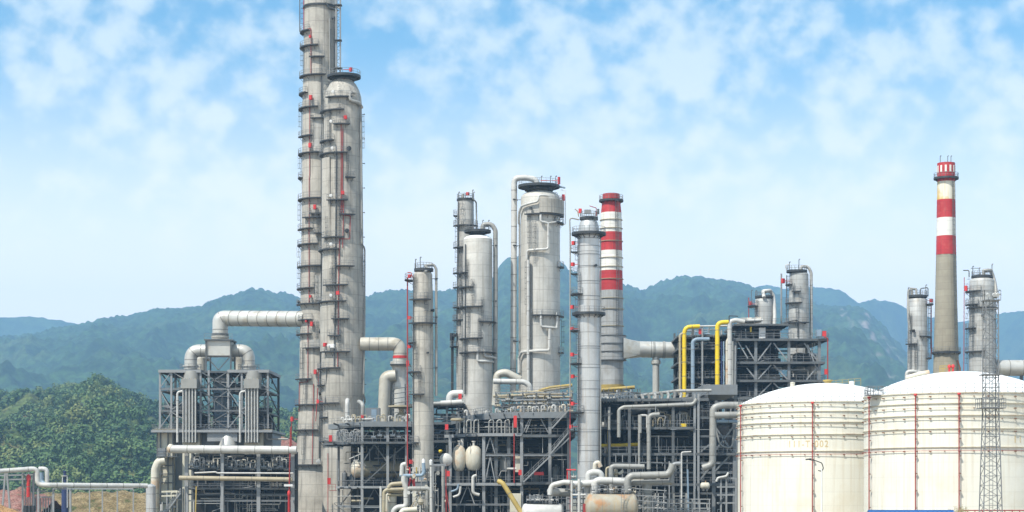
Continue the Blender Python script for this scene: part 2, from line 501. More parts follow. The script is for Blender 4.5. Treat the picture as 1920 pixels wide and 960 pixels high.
def hill(name, crest, y_foot, y_crest, y_back, mat_, px0, px1, step, nrow, spur, spur_len, crown, crown_len, power=1.15, rocks=(), zfoot=-4.0):
    rows = []; rock = []
    cols = []
    px = px0
    while px <= px1: cols.append(px); px += step
    nb = max(8, nrow//8)
    for i in range(nrow + nb + 1):
        row = []
        for px in cols:
            # the whole ridge swings nearer and farther, so that its foot is not one line
            wob = 1 + 0.10*mnoise.noise(V(px*0.004, 3.3, y_crest*0.001))
            if i <= nrow:
                t = i/nrow; y = y_foot + (y_crest-y_foot)*t; s = t**power
            else:
                q = (i-nrow)/nb; t = 1 - q; y = y_crest + (y_back-y_crest)*q; s = 1 - q**1.3
            y *= wob
            x = (px-960.0)/F*y
            zc = (HOR - interp(crest, px))/F*y_crest*wob + EYE - crown*0.6
            z = zfoot + (zc - zfoot)*s
            env = max(0.0, 4*t*(1-t)) if i <= nrow else 0
            nn = 1 - 2*abs(mnoise.noise(V(x/spur_len, y/spur_len*0.55, 7.1)))
            n2 = 1 - 2*abs(mnoise.noise(V(x/spur_len*2.3, y/spur_len*1.4, 2.7)))
            z += env*spur*(0.7*(nn-0.5) + 0.5*(n2-0.5) + 0.14*(1 - 2*abs(mnoise.noise(V(x/spur_len*6, y/spur_len*4.0, 5.5)))-0.5))
            if crown:
                d = mnoise.voronoi(V(x/crown_len, y/crown_len, 0.5))[0]
                big_ = mnoise.noise(V(x/(crown_len*5), y/(crown_len*5), 4.4))
                z += crown*(0.9 - d[0])*(0.8 + 0.6*big_)
            row.append((x, y, z))
            if rocks:
                rv = 0.0
                for rp, rt, rw, rh in rocks:
                    e = ((px-rp)/rw)**2 + ((t-rt)/rh)**2
                    if e < 1 and i <= nrow:
                        k = mnoise.noise(V(x/36, y/60, z/50.0)) + 0.6*mnoise.noise(V(x/15, y/26, z/20.0))
                        rv = max(rv, min(1.0, max(0.0, (k - 0.05 - 0.5*e)*2.2)))
                rock.append(rv)
        rows.append(row)
    o = grid_mesh(name, rows, mat_, rock if rocks else None)
    return tag(o, kind='structure')

MAIN = [(-420, 660), (-200, 640), (0, 628), (70, 622), (140, 605), (230, 590), (300, 575), (370, 570), (430, 552), (475, 538), (520, 546), (560, 555),
        (640, 556), (690, 553), (740, 541), (780, 540), (830, 545), (880, 538), (915, 530), (930, 508), (945, 484), (965, 477), (1000, 481), (1050, 487), (1070, 505), (1110, 522), (1150, 530),
        (1170, 533), (1205, 541), (1245, 525), (1280, 516), (1310, 514), (1340, 517), (1380, 524), (1420, 536), (1440, 543), (1490, 560), (1540, 570), (1590, 570),
        (1622, 577), (1650, 600), (1680, 636), (1700, 660), (1725, 695), (1770, 740), (1850, 790), (2000, 820), (2300, 850)]
hill('hills', MAIN, 2300, 6000, 7600, M_FOREST, -420, 2300, 2.6, 270, 115, 480, 24.0, 26.0, 1.05,
     rocks=((1650, 0.72, 62, 0.22), (1590, 0.80, 30, 0.08), (838, 0.80, 26, 0.10), (965, 0.95, 20, 0.05), (1690, 0.45, 30, 0.15)))
FAR = [(-900, 600), (-200, 596), (0, 593), (55, 591), (100, 598), (150, 606), (300, 612), (700, 600), (1100, 570), (1380, 540), (1440, 533), (1480, 541), (1530, 536), (1572, 543), (1612, 566), (1640, 560),
       (1672, 563), (1705, 577), (1740, 592), (1800, 602), (1850, 590), (1920, 581), (2050, 570), (2500, 600)]
hill('hills', FAR, 6900, 8000, 8400, M_FOREST, -600, 2500, 4.0, 70, 150, 900, 14.0, 40.0, 1.1)

NEAR = [(-260, 765), (-60, 752), (0, 750), (60, 751), (110, 743), (150, 735), (185, 732), (220, 737), (250, 752), (285, 768), (320, 778), (400, 792), (480, 786), (520, 780), (560, 790), (640, 818), (760, 858), (900, 935)]
near_hill = hill('hill', NEAR, 900, 1900, 2300, M_HILL, -260, 900, 4.0, 90, 46, 150, 0.0, 5.0, 1.0, zfoot=-1.5)
# red earth showing on the slope behind the furnace
tag(MB().lathe((X(524, 585), 585, 0), [(34, -0.5), (22, 8.0), (12, 16), (7.0, 20.0), (4.0, 22.2), (1.4, 23.2), (0.2, 23.4)], 26).build('soil_mound', M_REDSOIL), kind='structure')

# the wood on the near hill: crowns of many small leaf clumps, too many to count
def leaf_mat():
    m = bpy.data.materials.new('broad_leaves'); m.use_nodes = True
    t = m.node_tree; L = t.links.new; p = t.nodes['Principled BSDF']
    p.inputs['Roughness'].default_value = 0.6
    p.inputs['Specular IOR Level'].default_value = 0.2
    at = t.nodes.new('ShaderNodeAttribute'); at.attribute_name = 'leaf_tone'
    r = t.nodes.new('ShaderNodeValToRGB'); L(at.outputs['Fac'], r.inputs[0])
    e = r.color_ramp.elements
    e[0].position = 0.0; e[0].color = (0.030, 0.070, 0.024, 1)
    e[1].position = 1.0; e[1].color = (0.21, 0.225, 0.068, 1)
    n = e.new(0.55); n.color = (0.086, 0.148, 0.045, 1)
    L(r.outputs[0], p.inputs['Base Color'])
    return m
M_LEAF = leaf_mat()

def hill_surface(ob):
    from mathutils.bvhtree import BVHTree
    dg = [tuple(v.co) for v in ob.data.vertices]
    return BVHTree.FromPolygons(dg, [tuple(p.vertices) for p in ob.data.polygons])

def wood(name, ob, count, seed, px0, px1, y0, y1, hmin, hmax, leaf):
    rng = random.Random(seed); bv = hill_surface(ob)
    vs = []; fs = []; tone = []
    for _ in range(count):
        y = rng.uniform(y0, y1); px = rng.uniform(px0, px1); x = X(px, y)
        hit = bv.ray_cast(V(x, y, 500), V(0, 0, -1))[0]
        if hit is None: continue
        clump = mnoise.noise(V(x/42, y/60, 1.7))
        bare = mnoise.noise(V(x/60, y/80, 9.2))
        if bare > 0.36 and rng.random() < 0.8: continue
        h = rng.uniform(hmin, hmax)*(1 + 0.35*clump)
        rad = h*rng.uniform(0.36, 0.55)
        base = 0.44 + 0.60*clump + rng.uniform(-0.18, 0.18)
        nl = int(30*(rad/2.3)**1.4) + 10
        c0 = hit + V(0, 0, h*0.56)
        lobes = [(V(rng.uniform(-.5,.5), rng.uniform(-.5,.5), rng.uniform(-.3,.5))*rad, rng.uniform(.55,.8)*rad) for _ in range(4)]
        for _k in range(nl):
            lo, lr = rng.choice(lobes)
            d = V(rng.gauss(0,1), rng.gauss(0,1), rng.gauss(0,1)+0.25).normalized()
            p = c0 + lo + d*lr*rng.uniform(0.8, 1.05)
            nrm = (d + V(rng.uniform(-.45,.45), rng.uniform(-.45,.45), rng.uniform(-.3,.5))).normalized()
            a = nrm.orthogonal().normalized(); b = nrm.cross(a)
            s = leaf*rng.uniform(0.6, 1.25)
            ang = rng.uniform(0, 6.28)
            u = (a*math.cos(ang)+b*math.sin(ang))*s; w = (b*math.cos(ang)-a*math.sin(ang))*s*rng.uniform(.6,1)
            i = len(vs)
            vs += [tuple(p-u-w*.4), tuple(p+u*.2-w), tuple(p+u+w*.3), tuple(p-u*.1+w)]
            fs.append((i, i+1, i+2, i+3))
            tone.append(min(1, max(0, base + rng.uniform(-.07, .07))))
        # trunk
        i = len(vs)
        for q in range(4):
            a = q*1.5708
            vs.append((hit.x+.18*math.cos(a), hit.y+.18*math.sin(a), hit.z-.3))
        for q in range(4):
            a = q*1.5708
            vs.append((hit.x+.1*math.cos(a), hit.y+.1*math.sin(a), hit.z+h*.6))
        for q in range(4):
            fs.append((i+q, i+(q+1)%4, i+4+(q+1)%4, i+4+q)); tone.append(0.05)
    me = bpy.data.meshes.new(name); me.from_pydata(vs, [], fs); me.materials.append(M_LEAF)
    at = me.attributes.new('leaf_tone', 'FLOAT', 'FACE'); at.data.foreach_set('value', tone); me.update()
    o = link(bpy.data.objects.new(name, me))
    return o
tag(wood('wooded_hillside', near_hill, 7200, 5, -120, 700, 1000, 2000, 4.5, 9.5, 0.95), 'dense green wood covering the low hill at the left', 'wood', kind='stuff')
tag(wood('scrub', near_hill, 1500, 8, -60, 600, 910, 1080, 2.0, 4.5, 0.7), 'low scrub and bushes on the foot of the hill behind the white pipeline', 'scrub', kind='stuff')

# soil bank behind the pipeline, red cutting and orange mound at the far left
def bank(name, px0, px1, y_front, depth, prof, mat_, rough, seed):
    rows = []
    n = 60
    for i in range(15):
        t = i/14; row = []
        for k in range(n+1):
            px = px0 + (px1-px0)*k/n; y = y_front + depth*t; x = X(px, y_front + depth*0.5)
            zt = Z(interp(prof, px), y_front + depth*0.55)
            s = min(1.0, (t/0.5))**0.8 if t < .5 else 1 - 0.9*((t-.5)/.5)**1.5
            z = -0.6 + (zt+0.6)*s + rough*mnoise.noise(V(x*0.35, y*0.35, seed))*(0.3+s) + rough*.5*mnoise.noise(V(x*1.1, y*1.1, seed))
            row.append((x, y, z))
        rows.append(row)
    return tag(grid_mesh(name, rows, mat_), kind='structure')
bank('soil_bank', 90, 330, 448, 26, [(90, 930), (110, 926), (140, 927), (200, 925), (330, 926)], M_SOIL, 0.5, 3.3)
bank('soil_bank', 60, 330, 480, 40, [(60, 926), (110, 924), (140, 925), (200, 922), (330, 923)], M_SOIL, 0.6, 5.3)
bank('soil_cutting', -60, 100, 420, 40, [(-60, 915), (0, 919), (18, 920), (25, 916), (40, 914), (70, 924), (100, 940)], M_REDSOIL, 0.7, 1.3)
bank('soil_mound', -60, 62, 296, 16, [(-60, 938), (0, 945), (18, 952), (34, 958), (62, 990)], M_ORANGE, 0.25, 8.3)

# the air: one even, pale volume round camera and scene
haze_m = bpy.data.materials.new('pale_haze'); haze_m.use_nodes = True
ht = haze_m.node_tree; ht.nodes.clear()
ho = ht.nodes.new('ShaderNodeOutputMaterial'); hv = ht.nodes.new('ShaderNodeVolumePrincipled')
hv.inputs['Color'].default_value = (0.38, 0.665, 1.0, 1)
hv.inputs['Density'].default_value = 0.000125
hv.inputs['Anisotropy'].default_value = 0.0
ht.links.new(hv.outputs[0], ho.inputs['Volume'])
haze = MB().box((-7500, -500, -3.0), (7500, 9300, 990.0)).build('haze', haze_m)
tag(haze, kind='stuff')

# ---------------------------------------------------------------- plant builders
FACE = V(0, -1, 0)

def rail_on(parent, pts, h=1.1, closed=False, name='railing', m=None, w=0.055, spacing=1.5):
    """posts and two rails along a line of floor points"""
    b = MB(); m = m or MT['galv']
    pts = [Vector(p) for p in pts]
    if closed: pts = pts + [pts[0]]
    for p, q in zip(pts, pts[1:]):
        for hh in (h, h*0.55):
            b.bar(p + V(0,0,hh), q + V(0,0,hh), w)
        n = max(1, round((q-p).length/spacing))
        for k in range(n):
            c = p + (q-p)*(k/n)
            b.bar(c, c + V(0,0,h), w)
    b.bar(pts[-1], pts[-1] + V(0,0,h), w)
    return b.build(name, m, parent)

class Tower:
    def __init__(s, name, label, cat, cx, Y, prof, m, group=None, seg=40, base_z=0.0, mats=None, part='shell'):
        s.cx, s.Y = cx, Y
        s.loc = V(X(cx, Y), Y, base_z)
        s.t = thing(name, s.loc, label, cat, group)
        s.prof = [(Z(py, Y), S(r, Y)) for py, r in prof]      # from the top down
        s.prof.sort()
        if s.prof[0][0] > base_z: s.prof.insert(0, (base_z, s.prof[0][1]))
        if m is not None:
            MB().lathe(V(s.loc.x, Y, 0), [(r, z) for z, r in s.prof], seg).build(part, m, s.t)
    def r(s, z):
        p = s.prof
        if z <= p[0][0]: return p[0][1]
        for (z0, r0), (z1, r1) in zip(p, p[1:]):
            if z <= z1: return r0 + (r1-r0)*(z-z0)/max(1e-6, z1-z0)
        return p[-1][1]
    def band(s, py_top, py_bot, m, name='band', seg=40, out=0.0):
        z1, z0 = Z(py_top, s.Y), Z(py_bot, s.Y)
        zs = [z0] + [z for z, _ in s.prof if z0 < z < z1] + [z1]
        MB().lathe(V(s.loc.x, s.Y, 0), [(s.r(z) + out, z) for z in zs], seg).build(name, m, s.t)
    def ring(s, py, out=0.12, h=0.22, m=None, name='stiffening_ring'):
        z = Z(py, s.Y); r = s.r(z)
        MB().arc_slab(V(s.loc.x, s.Y, 0), r-0.05, r+out, 0, 2*math.pi, z-h/2, z+h/2, 36).build(name, m or MT['galv'], s.t)
    def phi(s, px, z):
        t = S(px - s.cx, s.Y)/s.r(z)
        if t >= 1: return math.pi/2 + min(0.9, (t-1)*1.3)
        if t <= -1: return -math.pi/2 - min(0.9, (-1-t)*1.3)
        return math.asin(t)
    def pt(s, phi, r, z): return V(s.loc.x + r*math.sin(phi), s.Y - r*math.cos(phi), z)
    def plat(s, py, px0, px1, w=0.82, m=None, rail=True, thick=0.14, name='platform', gap=0.04):
        z = Z(py, s.Y); r = s.r(z); a0, a1 = s.phi(px0, z), s.phi(px1, z)
        n = max(3, int(abs(a1-a0)/0.22))
        b = MB(); c = V(s.loc.x, s.Y, 0)
        b.arc_slab(c, r+gap, r+w, a0, a1, z-thick, z, n)
        b.arc_slab(c, r+w, r+w+0.05, a0, a1, z-0.16, z+0.08, n)
        nb = max(2, int(abs(a1-a0)*r/1.8)+1)
        for k in range(nb):
            a = a0 + (a1-a0)*(k+0.5)/nb
            b.bar(s.pt(a, r+0.02, z-0.9), s.pt(a, r+w-0.1, z-0.15), 0.06)
        o = b.build(name, m or MT['steel_dark'], s.t)
        if rail:
            pts = [s.pt(a0 + (a1-a0)*k/n, r+w-0.03, z) for k in range(n+1)]
            pts = [s.pt(a0, r+gap+.1, z)] + pts + [s.pt(a1, r+gap+.1, z)]
            rail_on(o, pts, spacing=1.3)
        return o
    def fullplat(s, py, w, thick=0.2, name='platform', under=True, r0=None, rail=True, m=None, slope=0.0):
        z = Z(py, s.Y); r = r0 if r0 is not None else s.r(z)
        b = MB(); c = V(s.loc.x, s.Y, 0)
        b.arc_slab(c, r+0.02 if r > 0.1 else 0.05, r+w, 0, 2*math.pi, z-thick, z, 28)
        b.arc_slab(c, r+w, r+w+0.06, 0, 2*math.pi, z-thick-0.12, z+0.14, 28)
        if under:
            for k in range(14):
                a = 2*math.pi*k/14
                b.bar(s.pt(a, max(0.2, r)+0.0, z-0.3-w*0.55), s.pt(a, r+w-0.1, z-thick-0.05), 0.1)
        o = b.build(name, m or MT['steel_dark'], s.t)
        if rail:
            rail_on(o, [s.pt(2*math.pi*k/22, r+w-0.03, z) for k in range(22)], closed=True, spacing=9)
        return o
    def hat(s, py, px0, px1, deck_h=5, legs=True):
        """round deck standing on short legs above the top head"""
        z = Z(py, s.Y); rr = S((px1-px0)/2, s.Y); c = V(X((px0+px1)/2, s.Y), s.Y, 0)
        b = MB()
        b.arc_slab(c, 0.05, rr, 0, 2*math.pi, z-0.22, z, 28)
        b.arc_slab(c, rr, rr+0.06, 0, 2*math.pi, z-0.4, z+0.12, 28)
        top = s.prof[-1]
        zl = z - S(deck_h, s.Y)
        for k in range(14):
            a = 2*math.pi*(k+.5)/14
            q = V(c.x + rr*0.93*math.sin(a), s.Y - rr*0.93*math.cos(a), z-0.2)
            p = V(c.x + rr*0.66*math.sin(a), s.Y - rr*0.66*math.cos(a), zl)
            b.bar(p, q, 0.14)
        b.arc_slab(c, rr*0.60, rr*0.70, 0, 2*math.pi, zl-0.1, zl+0.15, 20)
        o = b.build('top_platform', MT['steel_dark'], s.t)
        rail_on(o, [V(c.x + (rr-.05)*math.sin(2*math.pi*k/18), s.Y - (rr-.05)*math.cos(2*math.pi*k/18), z) for k in range(18)], closed=True, spacing=9)
        return o
    def ladder(s, px, py0, py1, cage=True, off=0.22):
        z1, z0 = Z(py0, s.Y), Z(py1, s.Y); b = MB()
        zm = (z0+z1)/2; a = s.phi(px, zm)
        u = V(math.cos(a), math.sin(a), 0)
        def at(z, dx, do): return s.pt(a, s.r(z)+off+do, z) + u*dx
        for dx in (-.22, .22): b.bar(at(z0, dx, 0), at(z1, dx, 0), 0.06)
        z = z0 + .3
        while z < z1: b.bar(at(z, -.22, 0), at(z, .22, 0), 0.035); z += 0.5
        if cage:
            z = z0 + 2.2
            hoops = []
            while z < z1 + 0.5:
                pts = [at(z, -.30, 0.0), at(z, -.34, .35), at(z, 0, .68), at(z, .34, .35), at(z, .30, 0.0)]
                for p, q in zip(pts, pts[1:]): b.bar(p, q, 0.045)
                hoops.append(pts); z += 1.1
            if len(hoops) > 1:
                for k in (1, 2, 3): b.bar(hoops[0][k], hoops[-1][k], 0.04)
        return b.build('ladder', MT['steel'], s.t)
    def run(s, pts, r, m, name='pipe', off=0.12, bend=None, seg=8):
        """a pipe following the shell; pts are photo positions (px, py)"""
        q = []
        for i, (px, py) in enumerate(pts):
            z = Z(py, s.Y); rr = s.r(z)
            dx = S(px - s.cx, s.Y)
            if abs(dx) < rr + off: q.append(s.pt(math.asin(max(-1, min(1, dx/(rr+off+r)))), rr+off+r, z))
            else: q.append(V(s.loc.x+dx, s.Y, z))
        # refine along the curve of the shell
        out = [q[0]]
        for a, b in zip(q, q[1:]):
            aa = math.atan2(a.x-s.loc.x, -(a.y-s.Y)); ab = math.atan2(b.x-s.loc.x, -(b.y-s.Y))
            ra = (V(a.x-s.loc.x, a.y-s.Y, 0)).length; rb = (V(b.x-s.loc.x, b.y-s.Y, 0)).length
            n = int(abs(ab-aa)/0.25)
            for k in range(1, n+1):
                f = k/(n+1)
                out.append(s.pt(aa+(ab-aa)*f, ra+(rb-ra)*f, a.z+(b.z-a.z)*f))
            out.append(b)
        return pipe(s.t, out, r, m, name, bend if bend is not None else r*3, seg)
    def cabinet(s, px, py, w=9, h=10, m=None, name='hose_cabinet', d=0.5, stand=0.55):
        z = Z(py, s.Y); a = s.phi(px, z); rr = s.r(z)+stand
        dx = S(px-s.cx, s.Y)
        c = s.pt(a, rr, z) if abs(dx) < s.r(z) else V(s.loc.x+dx, s.Y-0.3, z)
        u = V(math.cos(a), math.sin(a), 0); n = V(math.sin(a), -math.cos(a), 0)
        W, H = S(w, s.Y)/2*(.85 if m is None else 1), S(h, s.Y)/2*(.85 if m is None else 1)
        b = MB().obox(c, u*W, n*(d/2), V(0,0,H))
        b.obox(c + n*(d/2+.02), u*(W*.82), n*0.02, V(0,0,H*.85))
        if abs(dx) < s.r(z): b.bar(c - n*(stand+.1), c, 0.12)
        else: b.bar(c - V(math.copysign(1, dx)*(abs(dx)-s.r(z)), 0, 0), c, 0.1)
        return b.build(name, m or MT['red'], s.t)
    def manhole(s, px, py, r=3.2, m=None):
        z = Z(py, s.Y); a = s.phi(px, z); n = V(math.sin(a), -math.cos(a), 0); rr = S(r, s.Y)
        c = s.pt(a, s.r(z)-0.1, z)
        return MB().lathe(c, [(rr*.8, 0), (rr*.8, .45), (rr*1.15, .46), (rr*1.15, .66), (rr*.3, .74)], 14, n).build('manhole', m or MT['steel_dark'], s.t)
    def lamp(s, px, py, r=3.0):
        z = Z(py, s.Y); a = s.phi(px, z); n = V(math.sin(a), -math.cos(a), -0.25).normalized(); rr = S(r, s.Y)
        c = s.pt(a, s.r(z)+0.9, z)
        b = MB().lathe(c - n*.25, [(rr*.3, -.2), (rr*.7, 0), (rr, .3), (rr, .42), (rr*.9, .43)], 12, n)
        b.bar(s.pt(a, s.r(z), z-.4), c, .08)
        return b.build('floodlight', MT['lampw'], s.t)
    def panel(s, py0, py1, px0, px1, m, out=0.5, name='insulation_box'):
        z1, z0 = Z(py0, s.Y), Z(py1, s.Y); r = s.r((z0+z1)/2)
        return MB().arc_slab(V(s.loc.x, s.Y, 0), r-.05, r+out, s.phi(px0, z0), s.phi(px1, z0), z0, z1, 8).build(name, m, s.t)
    def mastlet(s, px, py0, py1, r=0.07, name='antenna', m=None):
        b = MB().bar(P(px, py1, s.Y), P(px, py0, s.Y), r*2)
        b.bar(P(px, py0, s.Y), P(px+2, py0-1, s.Y), r*3)
        return b.build(name, m or MT['steel'], s.t)

def dome(py, r, h, n=6):
    """profile points of a dished head sitting on row py"""
    return [(py - h*math.sin(math.pi/2*k/n), max(0.3, r*math.cos(math.pi/2*k/n))) for k in range(n, 0, -1)]

# ---- steel frames
def frame_columns(t, xy, z0, z1, w=0.42, m=None, name='column'):
    for x, y in xy:
        b = MB()
        # an I section: two flanges and a web
        b.box((x-w/2, y-w/2, z0), (x+w/2, y-w/2+.07, z1)); b.box((x-w/2, y+w/2-.07, z0), (x+w/2, y+w/2, z1))
        b.box((x-.05, y-w/2+.07, z0), (x+.05, y+w/2-.07, z1))
        b.build(name, m or MT['steel'], t)

def deck(t, poly, z, thick=0.14, fascia=0.42, m_edge=None, rail=True, joists=6, rail_edges=None, label=None):
    """a grating floor: plate, edge beam, joists below; railing is its sub-part"""
    b = MB(); b.m = 0
    b.prism(poly, z-thick, z)
    xs = [p[0] for p in poly]; ys = [p[1] for p in poly]
    b.m = 1
    n = len(poly); cx = sum(xs)/n; cy = sum(ys)/n
    for i in range(n):
        p = poly[i]; q = poly[(i+1) % n]
        P0 = V(p[0], p[1], z-fascia/2+.06); Q0 = V(q[0], q[1], z-fascia/2+.06)
        b.bar(P0, Q0, 0.12, fascia)
    b.m = 2
    for k in range(1, joists):
        x = min(xs) + (max(xs)-min(xs))*k/joists
        b.box((x-.06, min(ys)+.4, z-thick-.32), (x+.06, max(ys)-.4, z-thick-.01))
    o = b.build('deck', [MT['deck'], m_edge or MT['steel'], MT['steel_dark']], t)
    if label: o['label'] = label
    if rail:
        if rail_edges is None: rail_edges = range(n)
        for e in rail_edges:
            p = poly[e]; q = poly[(e+1) % n]
            rail_on(o, [V(p[0], p[1], z+.06), V(q[0], q[1], z+.06)])
    return o

def beam(t, p, q, w=0.3, h=0.42, m=None, name='beam'):
    d = (Vector(q)-Vector(p)).normalized()
    z = d; up = V(0,0,1) if abs(z.z) < .95 else V(0,1,0)
    x = z.cross(up).normalized(); y = x.cross(z).normalized()
    c = (Vector(p)+Vector(q))/2; L = (Vector(q)-Vector(p)).length/2
    b = MB()
    b.obox(c + y*(h/2-.035), x*(w/2), y*.035, d*L); b.obox(c - y*(h/2-.035), x*(w/2), y*.035, d*L); b.obox(c, x*.04, y*(h/2-.07), d*L)
    return b.build(name, m or MT['steel'], t)

def brace(t, p, q, w=0.2, m=None): return MB().bar(p, q, w).build('brace', m or MT['steel'], t)

def stair(t, p, q, w=0.9, m=None):
    """a straight flight from p (low) to q (high) with railings"""
    p = Vector(p); q = Vector(q); d = q-p; hx = V(d.x, d.y, 0).normalized(); side = V(-hx.y, hx.x, 0)*w/2
    b = MB()
    for sgn in (-1, 1):
        b.bar(p+side*sgn, q+side*sgn, .07, .26)
        b.bar(p+side*sgn+V(0,0,1.0), q+side*sgn+V(0,0,1.0), .06)
        b.bar(p+side*sgn+V(0,0,.55), q+side*sgn+V(0,0,.55), .05)
        n = max(2, int(d.length/1.2))
        for k in range(n+1):
            c = p + d*(k/n) + side*sgn
            b.bar(c, c+V(0,0,1.0), .05)
    n = int(abs(d.z)/0.2)
    for k in range(n):
        c = p + d*((k+.5)/n)
        b.obox(c, hx*.12, side, V(0,0,.02))
    return b.build('stair', m or MT['steel_light'], t)

def drum(t, c, axis, r, L, m, name='vessel', head=0.5, saddles=True, seg=24, label=None, bands=0):
    """horizontal vessel with dished heads, its nozzle on top and two saddles"""
    c = Vector(c); axis = Vector(axis).normalized()
    prof = [(max(.02, r*math.cos(a)), -L/2 - r*head*math.sin(a)) for a in (math.pi/2*k/5 for k in range(5, 0, -1))]
    prof += [(r, -L/2)]
    for k in range(bands):
        z = -L/2 + L*(k+.5)/bands
        prof += [(r, z-.08), (r*1.02, z-.07), (r*1.02, z+.07), (r, z+.08)]
    prof += [(r, L/2)] + [(max(.02, r*math.cos(a)), L/2 + r*head*math.sin(a)) for a in (math.pi/2*k/5 for k in range(1, 6))]
    o = MB().lathe(c, prof, seg, axis).build(name, m, t)
    if label: o['label'] = label
    side = V(-axis.y, axis.x, 0)
    if saddles:
        for k in (-.32, .32):
            q = c + axis*(L*k)
            MB().obox(q - V(0,0,r*1.12), side*(r*.7), axis*.18, V(0,0,r*.36)).build('saddle', MT['steel'], t)
    q = c + axis*(L*0.1)
    MB().lathe(q + V(0,0,r*.95), [(r*.14, 0), (r*.14, r*.35), (r*.24, r*.36), (r*.24, r*.46)], 10).build('nozzle', m, t)
    return o

def valve(t, p, m=None, s=1.0, axis='x'):
    p = Vector(p); u = V(1,0,0) if axis == 'x' else V(0,0,1); k = .22*s
    b = MB().lathe(p - u*k*1.4, [(k*1.1, 0), (k*1.1, k*.3), (k*.6, k*.5), (k*.9, k*1.4), (k*.6, k*2.3), (k*1.1, k*2.5), (k*1.1, k*2.8)], 8, u)
    b.bar(p, p+V(0,-k*2.6,0) if axis == 'z' else p+V(0,0,k*3.2), k*.4)
    e = p+V(0,-k*2.6,0) if axis == 'z' else p+V(0,0,k*3.2)
    b.lathe(e, [(k*1.2, 0), (k*1.2, k*.25)], 8, V(0,1,0) if axis == 'z' else V(0,0,1))
    return b.build('valve', m or MT['steel_light'], t)

def gooseneck(t, p, h, r, m, turn=1, along=V(1,0,0)):
    p = Vector(p)
    return pipe(t, [p, p+V(0,0,h), p+V(0,0,h)+along*(turn*h*.45), p+along*(turn*h*.45)+V(0,0,h*.6)], r, m, 'vent_pipe', r*2.5, 7)

def clutter(t, rng, x0, x1, y0, y1, z0, z1, n, rmin=.07, rmax=.24, mats=('grey_pipe', 'dark_pipe', 'steel', 'dark_pipe', 'grey_pipe', 'dark_pipe', 'tan_pipe'), vert=.35, name='pipe'):  # default colours lean dark to deepen the shade inside the frames
    """process piping: runs with legs and offsets inside a volume"""
    for _ in range(n):
        r = rng.uniform(rmin, rmax)**1.0; m = MT[rng.choice(mats)]
        y = rng.uniform(y0, y1); z = rng.uniform(z0+.2, z1-.2)
        a = rng.uniform(x0, x1); b_ = rng.uniform(x0, x1)
        if abs(b_-a) < (x1-x0)*.2: b_ = a + (x1-x0)*.3*(1 if a < (x0+x1)/2 else -1)
        k = rng.random()
        if k < vert:
            zz = max(z0, z - rng.uniform(.3, 1)*(z1-z0))
            pts = [V(a, y, z1 if rng.random() < .3 else z), V(a, y, zz)]
            if rng.random() < .6: pts.append(V(a + rng.uniform(-2.5, 2.5), y, zz))
        elif k < .75:
            pts = [V(a, y, z), V(b_, y, z)]
            if rng.random() < .7: pts.append(V(b_, y, max(z0, z - rng.uniform(.8, 3))))
            if rng.random() < .5: pts.insert(0, V(a, y, min(z1, z + rng.uniform(.6, 2))))
        else:
            c = (a+b_)/2; dz = rng.uniform(-1.5, 1.5); z2 = min(max(z+dz, z0), z1)
            if abs(z2-z) < .3: z2 = z + .5
            pts = [V(a, y, z), V(c, y, z), V(c, y, z2), V(b_, y, z2)]
        pipe(t, pts, r, m, name, r*2.2, 7)

def equipment(t, rng, x0, x1, y0, y1, z0, z1, n):  # interior fill in mostly dark tones, putting the bays' shade into colour
    """shell exchangers, vertical pots and cable trays standing on a floor"""
    for _ in range(n):
        k = rng.random(); x = rng.uniform(x0, x1); y = rng.uniform(y0, y1)
        if k < .45:
            r = min(rng.uniform(.45, 1.0), (z1-z0)*.3); L = rng.uniform(3, 6)
            c = V(min(max(x, x0+L/2), x1-L/2), y, z0 + r*1.5)
            drum(t, c, (1, 0, 0), r, L, MT[rng.choice(['dark_pipe', 'dark_pipe', 'steel', 'grey_pipe'])], 'heat_exchanger', .25, True, 14, bands=2)
        elif k < .7:
            r = rng.uniform(.35, .8); h = min(rng.uniform(1.6, 3.2), (z1-z0)*.8)
            MB().lathe(V(x, y, z0), [(r, 0), (r, h), (r*.8, h+.2), (r*.3, h+.35), (r*.3, h+.6)], 14).build('pot', MT[rng.choice(['grey_pipe', 'steel', 'dark_pipe', 'dark_pipe'])], t)
        else:
            w = rng.uniform(.6, 1.4); h = min(rng.uniform(1.2, 2.2), (z1-z0)*.7)
            b = MB().box((x-w, y-.4, z0), (x+w, y+.4, z0+h)); b.box((x-w*.9, y-.44, z0+.2), (x-w*.05, y-.4, z0+h-.2)); b.box((x+w*.05, y-.44, z0+.2), (x+w*.9, y-.4, z0+h-.2))
            b.build('control_cabinet', MT[rng.choice(['steel_dark', 'steel', 'steel_dark'])], t)

def conduits(t, rng, x0, x1, y0, y1, z0, z1, n, mats=('steel_light', 'galv', 'steel_light', 'white_pipe', 'grey_pipe', 'steel')):
    """thin service lines near the front face: risers, drops and dog-legs"""
    for _ in range(n):
        r = rng.uniform(.035, .075); y = rng.uniform(y0, y1); a = rng.uniform(x0, x1); zt = rng.uniform(z0+(z1-z0)*.35, z1); L = rng.uniform(1.2, 5.5)
        k = rng.random()
        if k < .5: pts = [V(a, y, zt), V(a, y, max(z0, zt-L))]
        elif k < .75: pts = [V(a, y, zt), V(a, y, max(z0, zt-L*.5)), V(a+rng.uniform(-2, 2), y, max(z0, zt-L*.5)), V(a+rng.uniform(-2, 2), y, max(z0, zt-L))]
        else: pts = [V(a, y, zt), V(min(x1, a+L*1.3), y, zt), V(min(x1, a+L*1.3), y, max(z0, zt-rng.uniform(.5, 2)))]
        pipe(t, pts, r, MT[rng.choice(mats)], 'conduit', .2, 5)

